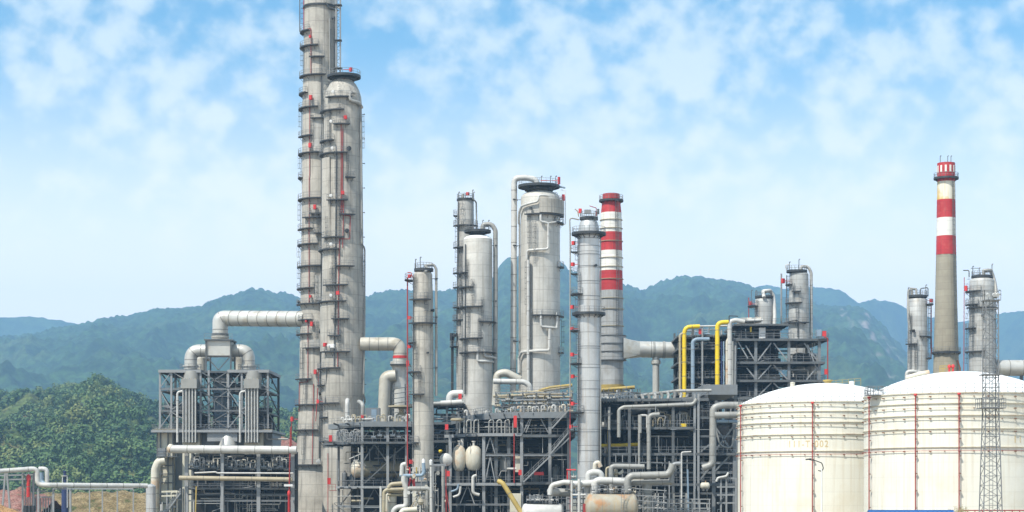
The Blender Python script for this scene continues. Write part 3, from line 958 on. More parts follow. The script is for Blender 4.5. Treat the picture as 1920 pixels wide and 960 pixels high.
# ---------------------------------------------------------------- columns and chimneys
rng = random.Random(11)
def hatch_platforms(T, rows, **kw):
    for py, a, b in rows: T.plat(py, a, b, **kw)

# the tallest column, its top above the picture's edge
A = Tower('distillation_column', 'tallest beige distillation column, its top cut off by the upper edge of the photo', 'column', 600, 412,
          dome(-25, 29, 14) + [(-25, 29), (18, 29.5), (150, 31.5), (200, 33), (420, 34.5), (560, 36.5), (700, 38.5), (770, 40), (800, 41.5), (870, 45), (930, 49), (960, 51)], MT['concrete_clad'])
A.fullplat(14, 0.25, under=False, rail=False, name='collar')
hatch_platforms(A, [(62, 560, 584), (91, 556, 600), (146, 566, 612), (178, 556, 580), (206, 556, 600), (259, 567, 589), (291, 556, 606), (335, 556, 570),
                    (376, 556, 607), (412, 575, 612), (432, 565, 590), (461, 556, 600), (502, 560, 612), (543, 556, 592), (572, 560, 614),
                    (602, 557, 590), (628, 556, 588), (655, 576, 612), (712, 562, 588), (760, 560, 600), (807, 546, 600), (872, 548, 606)])
hatch_platforms(A, [(113, 586, 610), (228, 588, 614), (405, 586, 606), (442, 594, 612)], w=0.8)
for px, a, b in ((566, -5, 62), (572, 91, 146), (568, 206, 259), (565, 291, 335), (565, 376, 432), (565, 461, 502), (566, 502, 543), (572, 655, 712), (578, 712, 760), (575, 807, 872),
                 (590, 228, 291), (604, 113, 146), (600, 412, 461), (596, 502, 572), (598, 602, 655)):
    A.ladder(px, a, b)
A.run([(562, -20), (562, 60)], .1, MT['steel'], 'pipe', .5)
for pts in ([(570, -10), (571, 60), (586, 60), (586, 146)], [(584, 190), (584, 335)], [(583, 335), (583, 572)], [(581, 602), (581, 718), (563, 718), (563, 772)], [(592, 722), (590, 872)], [(547, 780), (546, 905), (545, 955)]):
    A.run(pts, .075, MT['red_pipe'], 'fire_water_pipe', .12)
for px, py in ((588, 190), (587, 279), (595, 394), (590, 611), (596, 700), (548, 786)): A.cabinet(px, py, 6, 10)
for px, py in ((587, 76), (588, 560), (581, 605)): A.cabinet(px, py, 4, 6)
A.manhole(563, 566, 3.0)
for pts in ([(613, 12), (620, 22), (633, 20)], [(622, 60), (622, 138)], [(626, 40), (630, 34), (630, 138)]): A.run(pts, .18, MT['steel'], 'pipe', .15)
A.lamp(602, 866, 4); A.lamp(629, 15, 4)
A.panel(228, 290, 590, 608, MT['grey_clad'], .25); A.panel(520, 566, 595, 612, MT['grey_clad'], .25); A.panel(640, 655, 586, 608, MT['grey_clad'], .3)
A.run([(620, 40), (621, 150), (625, 300)], .16, MT['grey_pipe'])
A.run([(606, 150), (606, 560), (604, 700), (603, 860)], .12, MT['steel'])

# lattice riser beside the tallest column
RL = thing('riser_mast', (X(635, 408), 408, 0), 'slender lattice riser rising beside the tallest column, above the round-topped one', 'riser')
for dx, r_ in ((-.5, .22), (.35, .16)): MB().tube([V(X(635,408)+dx, 408, 0), V(X(635,408)+dx, 408, Z(-30,408))], r_, 8).build('riser_pipe', MT['steel_light'], RL)
bb = MB(); zz = 60.0
while zz < Z(-30, 408):
    x = X(635, 408); bb.bar(V(x-.5,408,zz), V(x+.35,408,zz+.7), .08); bb.bar(V(x-.5,408,zz+1.4), V(x+.35,408,zz+.7), .08); zz += 1.4
bb.build('lacing', MT['steel'], RL)
for py in (10, 76, 128): MB().box((X(627,408), 407.3, Z(py,408)-.1), (X(641,408), 408.7, Z(py,408)+.1)).build('bracket', MT['steel_dark'], RL)

# the round-topped column in front of it
B = Tower('distillation_column', 'beige distillation column with a rounded top, standing in front of the tallest column', 'column', 643, 398,
          dome(196, 35.5, 52) + [(196, 35.5), (300, 36.5), (560, 39.5), (700, 40.5), (742, 40.5), (758, 36.5), (820, 37), (960, 39)], MT['concrete_clad'])
B.hat(143, 614, 676, 7)
B.cabinet(658, 131, 5, 9)
hatch_platforms(B, [(188, 618, 660), (212, 605, 648), (239, 630, 657), (268, 606, 630), (292, 598, 654), (338, 650, 665), (380, 620, 654), (407, 640, 665), (449, 612, 648),
                    (471, 595, 640), (503, 634, 664), (538, 614, 654), (568, 602, 652), (601, 628, 656), (632, 622, 642), (662, 612, 658), (692, 596, 642), (723, 594, 612)])
B.plat(757, 597, 640, w=.9); B.plat(783, 594, 618); B.plat(828, 596, 640)
for px, a, b in ((612, 150, 188), (640, 143, 239), (610, 188, 212), (622, 212, 292), (654, 292, 338), (635, 292, 380), (640, 380, 449), (618, 407, 471), (630, 471, 538), (626, 503, 568), (634, 568, 632), (640, 601, 662), (602, 692, 757), (604, 757, 828), (677, 220, 300), (679, 480, 540)):
    B.ladder(px, a, b)
for x0, ys in ((678, (200, 756)),):
    B.run([(x0, 200), (679, 330), (680, 460), (684, 468), (684, 480), (683, 740), (684, 756)], .16, MT['grey_pipe'], 'pipe', .25)
    for py in range(215, 740, 46): B.cabinet(683, py, 6, 1.2, MT['steel_dark'], 'pipe_bracket', .2, .3)
for pts in ([(647, 150), (646, 260), (645, 400)], [(643, 240), (643, 408), (660, 410), (659, 453), (641, 453)], [(640, 453), (638, 560), (638, 632)], [(637, 662), (637, 692), (604, 692), (597, 692), (597, 722)], [(596, 727), (592, 790)], [(648, 380), (646, 470)]):
    B.run(pts, .08, MT['red_pipe'], 'fire_water_pipe', .12)
for px, py in ((650, 228), (646, 368), (638, 554), (616, 649), (597, 753)): B.cabinet(px, py, 7, 8)
for px, py in ((631, 180), (628, 235), (630, 285), (628, 373), (628, 463), (628, 558), (624, 651)): B.lamp(px, py, 3)
B.cabinet(628, 652, 11, 7, MT['lampw'], 'instrument_box')
for px, py, r in ((656, 285, 4), (653, 438, 3.5), (603, 621, 3.5), (598, 738, 3)): B.manhole(px, py, r)
B.run([(668, 180), (660, 180), (658, 188), (661, 196), (676, 198), (680, 206)], .35, MT['grey_clad'], 'vapour_pipe', .2)
B.panel(300, 470, 606, 622, MT['concrete_clad'], .3); B.panel(570, 660, 602, 632, MT['concrete_clad'], .3)
B.run([(632, 150), (634, 300), (632, 560), (630, 690)], .12, MT['steel'])
B.run([(616, 690), (612, 757)], .1, MT['steel'])

# slim column right of them
C_ = Tower('distillation_column', 'slim beige column with a red-framed ladder at its left and a grey pipe at its right', 'column', 793, 350,
           dome(516, 17.5, 10) + [(516, 17.5), (560, 18.8), (620, 19.5), (870, 20), (960, 20)], MT['concrete_clad'])
C_.hat(505, 777, 812, 4)
C_.run([(797, 512), (797, 498), (814, 496), (818, 505), (818, 560), (818, 742)], .24, MT['grey_pipe'], 'overhead_pipe', .1, .9)
hatch_platforms(C_, [(563, 776, 804), (607, 775, 811), (643, 764, 780), (698, 764, 790), (740, 776, 796), (830, 776, 786)])
for px, a, b in ((781, 520, 563), (799, 555, 607), (779, 607, 643), (782, 643, 698), (789, 698, 740)): C_.ladder(px, a, b)
C_.run([(764, 520), (764, 880)], .12, MT['red_pipe'], 'fire_water_pipe'); C_.run([(764, 511), (771, 511), (776, 525)], .08, MT['red_pipe'], 'fire_water_pipe')
C_.plat(525, 764, 777, w=1.6)
for py in (518, 596, 650): C_.cabinet(768, py, 5, 7)
C_.cabinet(776, 866, 5, 9); C_.cabinet(801, 663, 3, 3, MT['steel_dark'], 'instrument_box'); C_.manhole(809, 583, 2.4)
for px, py in ((788, 483), (779, 487)): C_.mastlet(px, py, 505)
for py in (523, 595, 690): C_.cabinet(818, py, 9, 1.5, MT['steel_dark'], 'pipe_bracket', .3)
C_.run([(776, 520), (775, 860)], .1, MT['steel'])

D_ = Tower('distillation_column', 'thin grey column wrapped in ladders, half hidden behind the white-topped column', 'column', 873, 408,
           dome(376, 15, 5) + [(376, 15.2), (430, 15.8), (600, 17), (745, 17.5)], MT['grey_clad'])
D_.fullplat(374, .35, r0=S(13, 408))
D_.cabinet(877, 364, 6, 7)
hatch_platforms(D_, [(404, 849, 858), (424, 857, 890), (465, 856, 876), (513, 855, 880), (540, 856, 890), (577, 855, 880), (601, 856, 890)])
for px, a, b in ((868, 362, 424), (860, 404, 513), (864, 465, 577), (866, 540, 630), (858, 577, 700)): D_.ladder(px, a, b)
D_.run([(886, 374), (893, 380), (894, 440)], .16, MT['grey_pipe'], off=.15); D_.run([(868, 364), (868, 600), (866, 735)], .3, MT['grey_pipe']); D_.run([(860, 380), (857, 600)], .1, MT['steel'])
for px in (860, 888): D_.mastlet(px, 361, 374)
D_.mastlet(886, 357, 374)
D_.run([(857, 628), (848, 632), (848, 735)], .3, MT['dark_pipe'], 'pipe', .2); D_.cabinet(848, 632, 9, 14, MT['steel_dark'], 'instrument_box'); D_.plat(650, 842, 860, w=1.4)

E_ = Tower('distillation_column', 'broad pale column with a white top and a grey overhead pipe bending down its right side', 'column', 896, 396,
           dome(450, 27, 10) + [(450, 27), (560, 27.5), (755, 27.5)], MT['pale_clad'])
E_.hat(433, 871, 920, 5)
E_.run([(905, 432), (905, 421), (922, 420), (929, 432), (929, 560), (928, 745)], .48, MT['grey_pipe'], 'overhead_pipe', .3, 1.6, 12)
hatch_platforms(E_, [(513, 868, 878), (540, 866, 888), (577, 856, 904), (605, 898, 924), (636, 858, 904), (662, 858, 930)])
for px, a, b in ((878, 490, 540), (888, 530, 577), (904, 560, 605), (880, 577, 636), (899, 600, 662), (876, 636, 740)): E_.ladder(px, a, b)
for py in (461, 565, 700): E_.cabinet(929, py, 10, 1.6, MT['steel_dark'], 'pipe_bracket', .3)
E_.run([(896, 656), (896, 679), (925, 679)], .26, MT['white_pipe'], bend=.6); E_.run([(908, 656), (910, 670), (930, 672), (928, 760)], .24, MT['white_pipe'], bend=.6)
for px in (905, 916): E_.mastlet(px, 414, 432)
E_.band(440, 449, MT['dome'], 'white_head', out=.012)
E_.run([(873, 460), (872, 740)], .12, MT['steel'])

F_ = Tower('distillation_column', 'widest column, beige, with a tall white overhead pipe standing along its left side', 'column', 1013, 400,
           dome(372, 36.5, 15) + [(372, 36.5), (420, 37), (560, 37), (735, 37.5)], MT['pale_clad'])
F_.hat(349, 972, 1049, 8)
F_.run([(1006, 352), (1006, 337), (985, 333), (964, 334), (964, 380), (963, 560), (962, 735)], .62, MT['white_pipe'], 'overhead_pipe', .3, 2.4, 14)
hatch_platforms(F_, [(381, 1040, 1058), (406, 988, 1058), (420, 1038, 1058), (502, 1044, 1054), (594, 998, 1056), (662, 1046, 1052)])
F_.panel(378, 404, 1011, 1050, MT['concrete_clad'], .9)
for pts, r_ in (([(1028, 373), (1010, 372), (1008, 384), (978, 390), (974, 398), (973, 420)], .25), ([(1013, 408), (1013, 421), (1027, 424), (1027, 472), (988, 474), (987, 490)], .25), ([(1027, 424), (1043, 420), (1047, 410)], .2),
                ([(1013, 586), (1014, 616), (1043, 618), (1044, 588)], .25), ([(1030, 620), (1029, 660), (978, 662), (973, 672), (973, 700)], .3)):
    F_.run(pts, r_, MT['white_pipe'], 'pipe', .3, .7)
for px, a, b in ((994, 408, 480), (1054, 356, 420), (1003, 420, 500), (1050, 600, 662), (990, 492, 594)): F_.ladder(px, a, b, off=.3)
F_.run([(990, 492), (990, 735)], .3, MT['white_pipe'], off=.4); F_.run([(974, 420), (974, 735)], .18, MT['grey_pipe']); F_.run([(996, 500), (996, 735)], .12, MT['steel'])
F_.cabinet(1048, 339, 3.5, 16); F_.cabinet(1056, 371, 4, 14)
F_.run([(1049, 350), (1060, 352)], .2, MT['paleblue'], 'bracket'); F_.run([(1052, 356), (1060, 357), (1060, 421), (1050, 421)], .08, MT['lampw'])
for px in (1015, 1032, 1042): F_.mastlet(px, 331, 348)
for py in (375, 461, 640): F_.cabinet(966, py, 16, 2, MT['steel_dark'], 'pipe_bracket', .4)
F_.cabinet(997, 396, 4, 5, MT['dark_pipe'], 'instrument_box')

G_ = Tower('distillation_column', 'silver banded column with a necked top and a thin pole of red boxes', 'column', 1104, 345,
           [(409, 13.5), (413, 14), (418, 17), (425, 19), (432, 20), (440, 20.2), (590, 21), (600, 21.2), (880, 21.4), (960, 22)], MT['silver_clad'])
G_.fullplat(409, .25, r0=S(14, 345)); G_.fullplat(438, 1.1); G_.fullplat(588, .95)
hatch_platforms(G_, [(471, 1068, 1083), (512, 1069, 1082), (552, 1074, 1092), (620, 1068, 1086), (682, 1068, 1090), (773, 1068, 1094), (808, 1070, 1086)], w=1.3)
for px, a, b in ((1086, 440, 512), (1088, 512, 552), (1086, 552, 620), (1087, 620, 682), (1088, 700, 773), (1087, 773, 850), (1116, 405, 438)): G_.ladder(px, a, b)
G_.run([(1086, 412), (1068, 408), (1069, 440), (1069, 745)], .13, MT['grey_pipe'], 'pole_pipe', bend=.5); G_.run([(1069, 745), (1069, 960)], .075, MT['red_pipe'], 'fire_water_pipe')
for px, py in ((1075, 456), (1074, 496), (1073, 576), (1073, 617), (1073, 665), (1074, 706), (1074, 757), (1071, 800)): G_.cabinet(px, py, 6.5, 8)
G_.cabinet(1088, 396, 6, 10); G_.cabinet(1102, 400, 12, 8, MT['galv'], 'instrument_box', .3); G_.cabinet(1116, 398, 3, 10, MT['steel'], 'instrument_box', .3)
pipe(G_.t, [P(1078, 392, 345), P(1083, 396, 345), P(1085, 406, 345)], .1, MT['tan_pipe'], 'vent_pipe'); pipe(G_.t, [P(1105, 386, 345), P(1118, 390, 345), P(1118, 405, 345)], .07, MT['red_pipe'], 'fire_monitor', .1)
for py in (448, 462, 478, 500, 528, 556, 650, 690, 730, 770, 810, 845): G_.ring(py, .05, .1, MT['galv'])
G_.manhole(1114, 500, 2.2); G_.run([(1126, 445), (1126, 586), (1126, 870)], .1, MT['grey_pipe'])
for py in range(620, 860, 8): pass
G_.run([(1084, 620), (1084, 870)], .08, MT['steel'])

# striped chimney beside it
H_ = Tower('chimney', 'red and white banded steel chimney with a grey lower half, behind the silver column', 'chimney', 1146, 430,
           [(364, 16), (378, 16.2), (379, 17.2), (400, 19.4), (440, 20.2), (545, 21.8), (600, 22.4), (735, 23)], None)
for a, b, m_ in ((364, 399.5, 'stack_red'), (399.5, 436, 'stack_white'), (436, 470.5, 'stack_red'), (470.5, 508, 'stack_white'), (508, 545, 'stack_red')):
    H_.band(a, b, MT[m_])
zt = Z(545, 430); MB().lathe(V(H_.loc.x, 430, 0), [(S(23.4, 430), 0), (S(23, 430), Z(735, 430)), (S(22.4, 430), Z(600, 430)), (S(21.8, 430), zt)], 40).build('shell', MT['stack_grey'], H_.t)
MB().lathe(V(H_.loc.x, 430, 0), [(S(13.5, 430), Z(366, 430)), (S(13.5, 430), Z(363.4, 430))], 24).build('flue_mouth', MT['black'], H_.t)
H_.fullplat(376, .75)
for py in (413, 429, 453, 484, 501, 524, 560, 580, 612): H_.ring(py, .22, .12, MT['tan_pipe'])
H_.ladder(1155, 376, 545, off=.3); H_.ladder(1155, 545, 630, off=.3)
H_.panel(630, 676, 1122, 1170, MT['stack_grey'], .6, 'access_jacket')
for py in (630, 645, 660, 676): H_.ring(py, .75, .14, MT['steel'])
MB().arc_slab(V(H_.loc.x, 430, 0), S(22.5,430), S(26,430), 0, 2*math.pi, Z(735,430), Z(722,430), 24).build('base_ring', MT['ochre'], H_.t)

# flue duct from that chimney to the right, carried on a pillar
FD = thing('flue_duct', (X(1222, 430), 430, 0), 'grey flue duct leading right from the banded chimney, resting on a round pillar', 'duct')
yy = 430
b = MB()
sq = [P(1170, 634, yy), P(1170, 674, yy)]
zc_ = Z(654, yy); hx = S(19.5, yy)
vs = []
for k in range(16):
    a = 2*math.pi*k/16; c_, s_ = math.cos(a), math.sin(a); q = max(abs(c_), abs(s_))
    vs.append(V(X(1168, yy), yy + c_/q*hx, zc_ + s_/q*hx))
for k in range(16):
    a = 2*math.pi*k/16; vs.append(V(X(1200, yy), yy + math.cos(a)*S(15, yy), Z(655, yy) + math.sin(a)*S(15, yy)))
b.add(vs, [(k, (k+1) % 16, 16+(k+1) % 16, 16+k) for k in range(16)])
b.build('transition', MT['duct'], FD)
ringed_pipe(FD, [P(1199, 655, yy), P(1290, 657, yy)], S(15.2, yy), MT['duct'], 1, 'duct', 20, 2.6)
MB().lathe(V(X(1230, yy), yy, 0), [(S(6.5, yy), 0), (S(6.5, yy), Z(684, yy)), (S(9, yy), Z(682, yy)), (S(9, yy), Z(676, yy)), (S(7, yy), Z(675, yy)), (S(7, yy), Z(668, yy))], 18).build('pillar', MT['duct'], FD)
for px in (1226, 1245): MB().lathe(P(px, 656, yy), [(S(16.2, yy), -.25), (S(16.2, yy), .25)], 20, (1, 0, 0)).build('flange', MT['grey_pipe'], FD)

# pair of columns on the upper right frame
I_ = Tower('distillation_column', 'short grey column with a white bent overhead pipe, standing behind the yellow-piped frame', 'column', 1432, 438,
           dome(562, 16, 4) + [(562, 16), (580, 17), (720, 17)], MT['rough_clad'])
I_.hat(556, 1416, 1449, 3)
I_.run([(1430, 560), (1430, 547), (1444, 545), (1450, 555), (1450, 610)], .42, MT['white_pipe'], 'overhead_pipe', .3, 1.4, 12)
I_.ladder(1420, 553, 612); I_.run([(1404, 558), (1404, 605)], .1, MT['red_pipe'], 'fire_water_pipe'); I_.cabinet(1407, 570, 7, 10); I_.plat(574, 1404, 1420, w=1.6)
I_.mastlet(1417, 546, 556); I_.mastlet(1409, 545, 575)
I_.run([(1451, 600), (1451, 640)], .3, MT['white_pipe'], off=.3)
J_ = Tower('distillation_column', 'tall ribbed grey column beside the short one, a long pipe curving over its right side', 'column', 1498, 442,
           dome(514, 17, 5) + [(514, 17.6), (560, 18.6), (640, 20), (760, 21)], MT['rough_clad'])
J_.hat(508, 1475, 1513, 4)
J_.run([(1502, 509), (1502, 499), (1516, 500), (1521, 512), (1521, 560), (1521, 640)], .36, MT['rough_clad'], 'overhead_pipe', .3, 1.3, 12)
hatch_platforms(J_, [(534, 1468, 1484), (548, 1486, 1498), (569, 1476, 1500), (606, 1468, 1510)])
for px, a, b in ((1487, 534, 569), (1472, 512, 606), (1492, 569, 606)): J_.ladder(px, a, b)
J_.run([(1475, 508), (1472, 497), (1480, 496)], .12, MT['white_pipe']); J_.run([(1465, 513), (1465, 610)], .2, MT['steel_light']); J_.run([(1475, 516), (1475, 610)], .1, MT['steel'])
J_.cabinet(1468, 527, 6, 9, MT['red']); J_.mastlet(1498, 487, 506); J_.mastlet(1480, 492, 506)
J_.run([(1470, 606), (1493, 602), (1493, 634)], .15, MT['dark_pipe']); J_.run([(1493, 605), (1508, 608)], .15, MT['dark_pipe'])

# the concrete chimney and its two columns behind the tanks
K_ = Tower('chimney', 'slim octagonal concrete chimney with a red and white banded upper half, behind the tanks', 'chimney', 1774, 440,
           [(306, 16.5), (338, 16.6), (341, 16.4), (375, 17.2), (478, 18.6), (570, 20.5), (655, 22.8), (705, 24.2), (800, 27)], None)
for a, b, m_, nm in ((306, 341, 'stack_red', 'crown_band'), (341, 375, 'stack_stain', 'band'), (375, 409, 'stack_red', 'band'), (409, 443, 'stack_white', 'band'), (443, 478, 'stack_red', 'band')):
    K_.band(a, b, MT[m_], nm, 20)
MB().lathe(V(K_.loc.x, 440, 0), [(r_, z_) for z_, r_ in [p for p in K_.prof if p[0] < Z(478, 440)] + [(Z(478, 440), S(18.6, 440))]], 10, a0=.35).build('shaft', MT['concrete'], K_.t)
for k in range(12):
    a = 2*math.pi*(k+.5)/12; r_ = S(16.5, 440)
    n = V(math.sin(a), -math.cos(a), 0); u = V(math.cos(a), math.sin(a), 0)
    MB().obox(V(K_.loc.x, 440, Z(318, 440)) + n*r_, u*.22, n*.06, V(0, 0, S(6.5, 440))).build('crown_slot', MT['stack_white'], K_.t)
MB().lathe(V(K_.loc.x, 440, 0), [(S(13, 440), Z(307, 440)), (S(13, 440), Z(305.4, 440))], 20).build('flue_mouth', MT['black'], K_.t)
K_.fullplat(334, .75); K_.fullplat(661, .45); K_.ladder(1783, 341, 478, off=.2); K_.ladder(1785, 478, 655, off=.2)
for px in (1763, 1777, 1783): K_.mastlet(px, 293, 306, .06)
pipe(K_.t, [P(1795, 675, 438), P(1800, 690, 438), P(1800, 720, 438)], .2, MT['rust'], 'pipe')

N_ = Tower('distillation_column', 'grey column with a cage of pipes on top, left of the concrete chimney', 'column', 1720.5, 426,
           dome(562, 17.5, 4) + [(562, 17.7), (606, 18), (640, 18.6), (740, 19)], MT['rough_clad'])
N_.hat(555, 1703, 1738, 4)
N_.run([(1710, 556), (1710, 544), (1704, 543), (1703, 556), (1703, 620)], .3, MT['grey_pipe'], 'overhead_pipe', .2, .8); N_.run([(1719, 556), (1718, 542), (1706, 541)], .26, MT['grey_pipe'], 'overhead_pipe', .2, .7)
N_.run([(1726, 556), (1726, 541), (1740, 539), (1740, 556)], .12, MT['steel']); N_.run([(1746, 570), (1746, 672), (1741, 672)], .12, MT['red_pipe'], 'fire_water_pipe'); N_.plat(571, 1732, 1748, w=1.3); N_.cabinet(1745, 564, 5, 7)
hatch_platforms(N_, [(632, 1720, 1742), (646, 1703, 1716), (672, 1732, 1748)])
for px, a, b in ((1738, 571, 672), (1706, 590, 700), (1714, 646, 700)): N_.ladder(px, a, b)
N_.cabinet(1711, 622, 5, 5, MT['black'], 'instrument_box'); N_.mastlet(1736, 535, 555); N_.mastlet(1703, 540, 555)
pipe(N_.t, [P(1700, 735, 424), P(1700, 697, 424), P(1712, 696, 424), P(1735, 700, 424)], .4, MT['white_pipe'], 'pipe', 1.2)

O_ = Tower('distillation_column', 'grey column with a red pole at its left, partly hidden by the lattice mast', 'column', 1841, 426,
           dome(526, 22.5, 6) + [(526, 22.6), (540, 23.2), (740, 24)], MT['rough_clad'])
O_.hat(518, 1822, 1860, 4)
O_.run([(1843, 520), (1843, 508), (1858, 507), (1862, 518), (1862, 560)], .4, MT['grey_pipe'], 'overhead_pipe', .3, 1.4, 12)
O_.run([(1808, 520), (1807, 710)], .08, MT['red_pipe'], 'fire_water_pipe'); O_.run([(1806, 507), (1817, 507), (1817, 520)], .12, MT['steel']); O_.cabinet(1811, 541, 7, 12)
hatch_platforms(O_, [(547, 1806, 1834), (572, 1813, 1830), (616, 1808, 1826), (660, 1812, 1840), (578, 1818, 1864)])
for px, a, b in ((1816, 510, 616), (1815, 616, 700), (1822, 547, 660)): O_.ladder(px, a, b)
O_.cabinet(1837, 594, 5, 5, MT['black'], 'instrument_box'); O_.mastlet(1824, 500, 516); O_.mastlet(1836, 503, 516); O_.mastlet(1860, 496, 512)
O_.run([(1820, 503), (1838, 503)], .06, MT['steel'])

RD = thing('flue_duct', (X(1900, 428), 428, 0), 'big grey horizontal duct at the right edge of the photo, behind the tank', 'duct')
ringed_pipe(RD, [P(1866, 690, 428), P(1990, 690, 428)], S(15, 428), MT['duct'], 1, 'duct', 20, 3.0)
MB().lathe(P(1868, 690, 428), [(S(16.5, 428), -.4), (S(16.5, 428), .4)], 20, (1, 0, 0)).build('flange', MT['grey_pipe'], RD)
for px in (1885, 1915, 1960): beam(RD, V(X(px, 428), 428, 0), P(px, 705, 428), .6, .6, name='support')

# ---------------------------------------------------------------- storage tanks
def text_on_cylinder(parent, txt, c, r, phi, zc, height, width, m):
    """letters bent round a cylinder, phi measured from the camera side"""
    cu = bpy.data.curves.new('lettering', 'FONT'); cu.body = txt; cu.size = 1.0; cu.align_x = 'CENTER'; cu.align_y = 'CENTER'
    cu.extrude = 0.0; cu.space_character = 1.25
    ob = bpy.data.objects.new('lettering_source', cu); COL.objects.link(ob)
    dg = bpy.context.evaluated_depsgraph_get(); me = bpy.data.meshes.new_from_object(ob.evaluated_get(dg))
    bpy.data.objects.remove(ob); bpy.data.curves.remove(cu)
    xs = [v.co.x for v in me.vertices]; ys = [v.co.y for v in me.vertices]
    sx = width/(max(xs)-min(xs)); sy = height/(max(ys)-min(ys)); mx = (max(xs)+min(xs))/2; my = (max(ys)+min(ys))/2
    o0 = ORG[parent]
    for v in me.vertices:
        a = phi + (v.co.x-mx)*sx/r
        v.co = V(c.x + (r+.02)*math.sin(a), c.y - (r+.02)*math.cos(a), zc + (v.co.y-my)*sy) - o0
    me.name = 'lettering'
    me.materials.clear(); me.materials.append(m)
    o = bpy.data.objects.new('lettering', me); o.parent = parent; ORG[o] = o0
    return link(o)

def storage_tank(label, cx, Y, r, z_rim, z_top, red_px, text, tphi, tw):
    c = V(X(cx, Y), Y, 0)
    t = thing('storage_tank', c, label, 'tank')
    MB().lathe(c, [(r, 0), (r, z_rim)], 96).build('shell', MT['tank'], t)
    # shallow domed roof
    h = z_top - z_rim; Rs = (r*r+h*h)/(2*h); prof = []
    for k in range(15):
        rr = r*(1-k/14) if k < 14 else 0.05
        prof.append((rr, z_rim + .02 + math.sqrt(max(0, Rs*Rs-rr*rr)) - (Rs-h)))
    MB().lathe(c, prof, 96).build('roof', MT['dome'], t)
    def ring(z, out, hh, m, name, r0=None):
        return MB().arc_slab(c, r-.03 if r0 is None else r0, r+out, 0, 2*math.pi, z-hh/2, z+hh/2, 96).build(name, m, t)
    ring(z_rim, .14, .16, MT['gutter'], 'rim_angle')
    zs = [z_rim-1.45, z_rim-3.10, z_rim-4.95, z_rim-7.5]
    for z in zs: ring(z, .18, .10, MT['gutter'], 'ring_girder')
    for z, m_ in ((z_rim-.42, 'gutter'), (z_rim-2.05, 'gutter'), (z_rim-3.48, 'gutter'), (z_rim-5.25, 'gutter'), (z_rim-8.0, 'red_pipe')):
        b = MB(); b.arc_slab(c, r+.21, r+.27, 0, 2*math.pi, z-.03, z+.03, 96); b.m = 1
        for k in range(44):
            a = 2*math.pi*k/44 + .05
            d = V(math.sin(a), -math.cos(a), 0); u = V(math.cos(a), math.sin(a), 0)
            b.obox(c + d*(r+.13) + V(0,0,z-.06), u*.07, d*.13, V(0,0,.05))
            if k % 2 == 0: b.obox(c + d*(r+.24) + V(0,0,z-.09), u*.16, d*.05, V(0,0,.07))
        b.build('sprinkler_ring', [MT[m_], MT['rust']], t)
    for px in red_px:
        s = S(px-cx, Y)/(r+.2); a = math.asin(max(-1, min(1, s)))
        d = V(math.sin(a), -math.cos(a), 0); q = c + d*(r+.42)
        b = MB().tube([V(q.x, q.y, 0), V(q.x, q.y, z_rim-.1)], .085, 8); b.m = 1
        for k in range(8):
            z = 1.5+k*2.4
            b.box((q.x-.05, q.y-.2, z), (q.x+.26, q.y+.2, z+.12))
        b.build('riser_pipe', [MT['red_pipe'], MT['rust']], t)
        MB().lathe(V(q.x, q.y, z_rim-.35), [(.2, 0), (.26, .12), (.2, .3)], 8).build('foam_chamber', MT['red'], t)
    rail_on(t, [c + V((r-.12)*math.sin(2*math.pi*k/72), -(r-.12)*math.cos(2*math.pi*k/72), z_rim+.1) for k in range(72)], 1.15, True, 'roof_railing', MT['steel'], .05, 9)
    text_on_cylinder(t, text, c, r, tphi, z_rim-6.42, 1.0, tw, MT['letter'])
    return t, c

TL, cL = storage_tank('cream storage tank with faded 111-T-002 lettering behind the street lamp', 1546, 305, 13.72, 19.95, 23.45, (1386.5, 1499, 1633), '111-T-002', math.asin((1492-1546)/162), 6.0)
def roof_at(c, r, z_rim, z_top, px, Yv):
    x = X(px, Yv)
    h = z_top-z_rim; Rs = (r*r+h*h)/(2*h); rr = math.hypot(x-c.x, Yv-c.y)
    return V(x, Yv, z_rim + math.sqrt(Rs*Rs-rr*rr) - (Rs-h))
def hatch(t, p, r, h, m, cap=None, name='roof_hatch'):
    b = MB().lathe(p - V(0,0,.2), [(r, 0), (r, h+.2), (r*1.12, h+.21), (r*1.12, h+.33), (r*.3, h+.42)], 14)
    return b.build(name, m, t)
hatch(TL, roof_at(cL, 13.72, 19.95, 23.45, 1486, 302), .36, .55, MT['egg']); hatch(TL, roof_at(cL, 13.72, 19.95, 23.45, 1597, 302), .4, .4, MT['lampw'])
p = roof_at(cL, 13.72, 19.95, 23.45, 1552, 304)
b = MB().lathe(p, [(.55, -.1), (.55, .25), (.75, .3), (.75, .45), (.3, .6)], 14); b.bar(p+V(-.8,0,.5), p+V(.8,0,.5), .1); b.build('vent_cap', MT['ochre'], TL)
b = MB()
for h in (.9, .5): b.bar(P(1556, 714, 304)+V(0,0,-.9+h), P(1614, 709, 304)+V(0,0,-.9+h), .05)
for k in range(6):
    q = P(1556, 714, 304).lerp(P(1614, 709, 304), k/5); b.bar(q, q - V(0, 0, 1.2 + 1.3*(k/5)**2), .05)
b.build('handrail', MT['ochre'], TL)
# spiral access ladder post in the gap between the two tanks
lx = S(1617-1546, 305); a_ = math.asin(lx/14.0)
q = cL + V(math.sin(a_), -math.cos(a_), 0)*14.2
b = MB()
for dx in (-.25, .25): b.bar(V(q.x+dx, q.y, 0), V(q.x+dx, q.y, 21.2), .07)
for k in range(42): b.bar(V(q.x-.25, q.y, .4+k*.5), V(q.x+.25, q.y, .4+k*.5), .04)
b.build('ladder', MT['gutter'], TL)

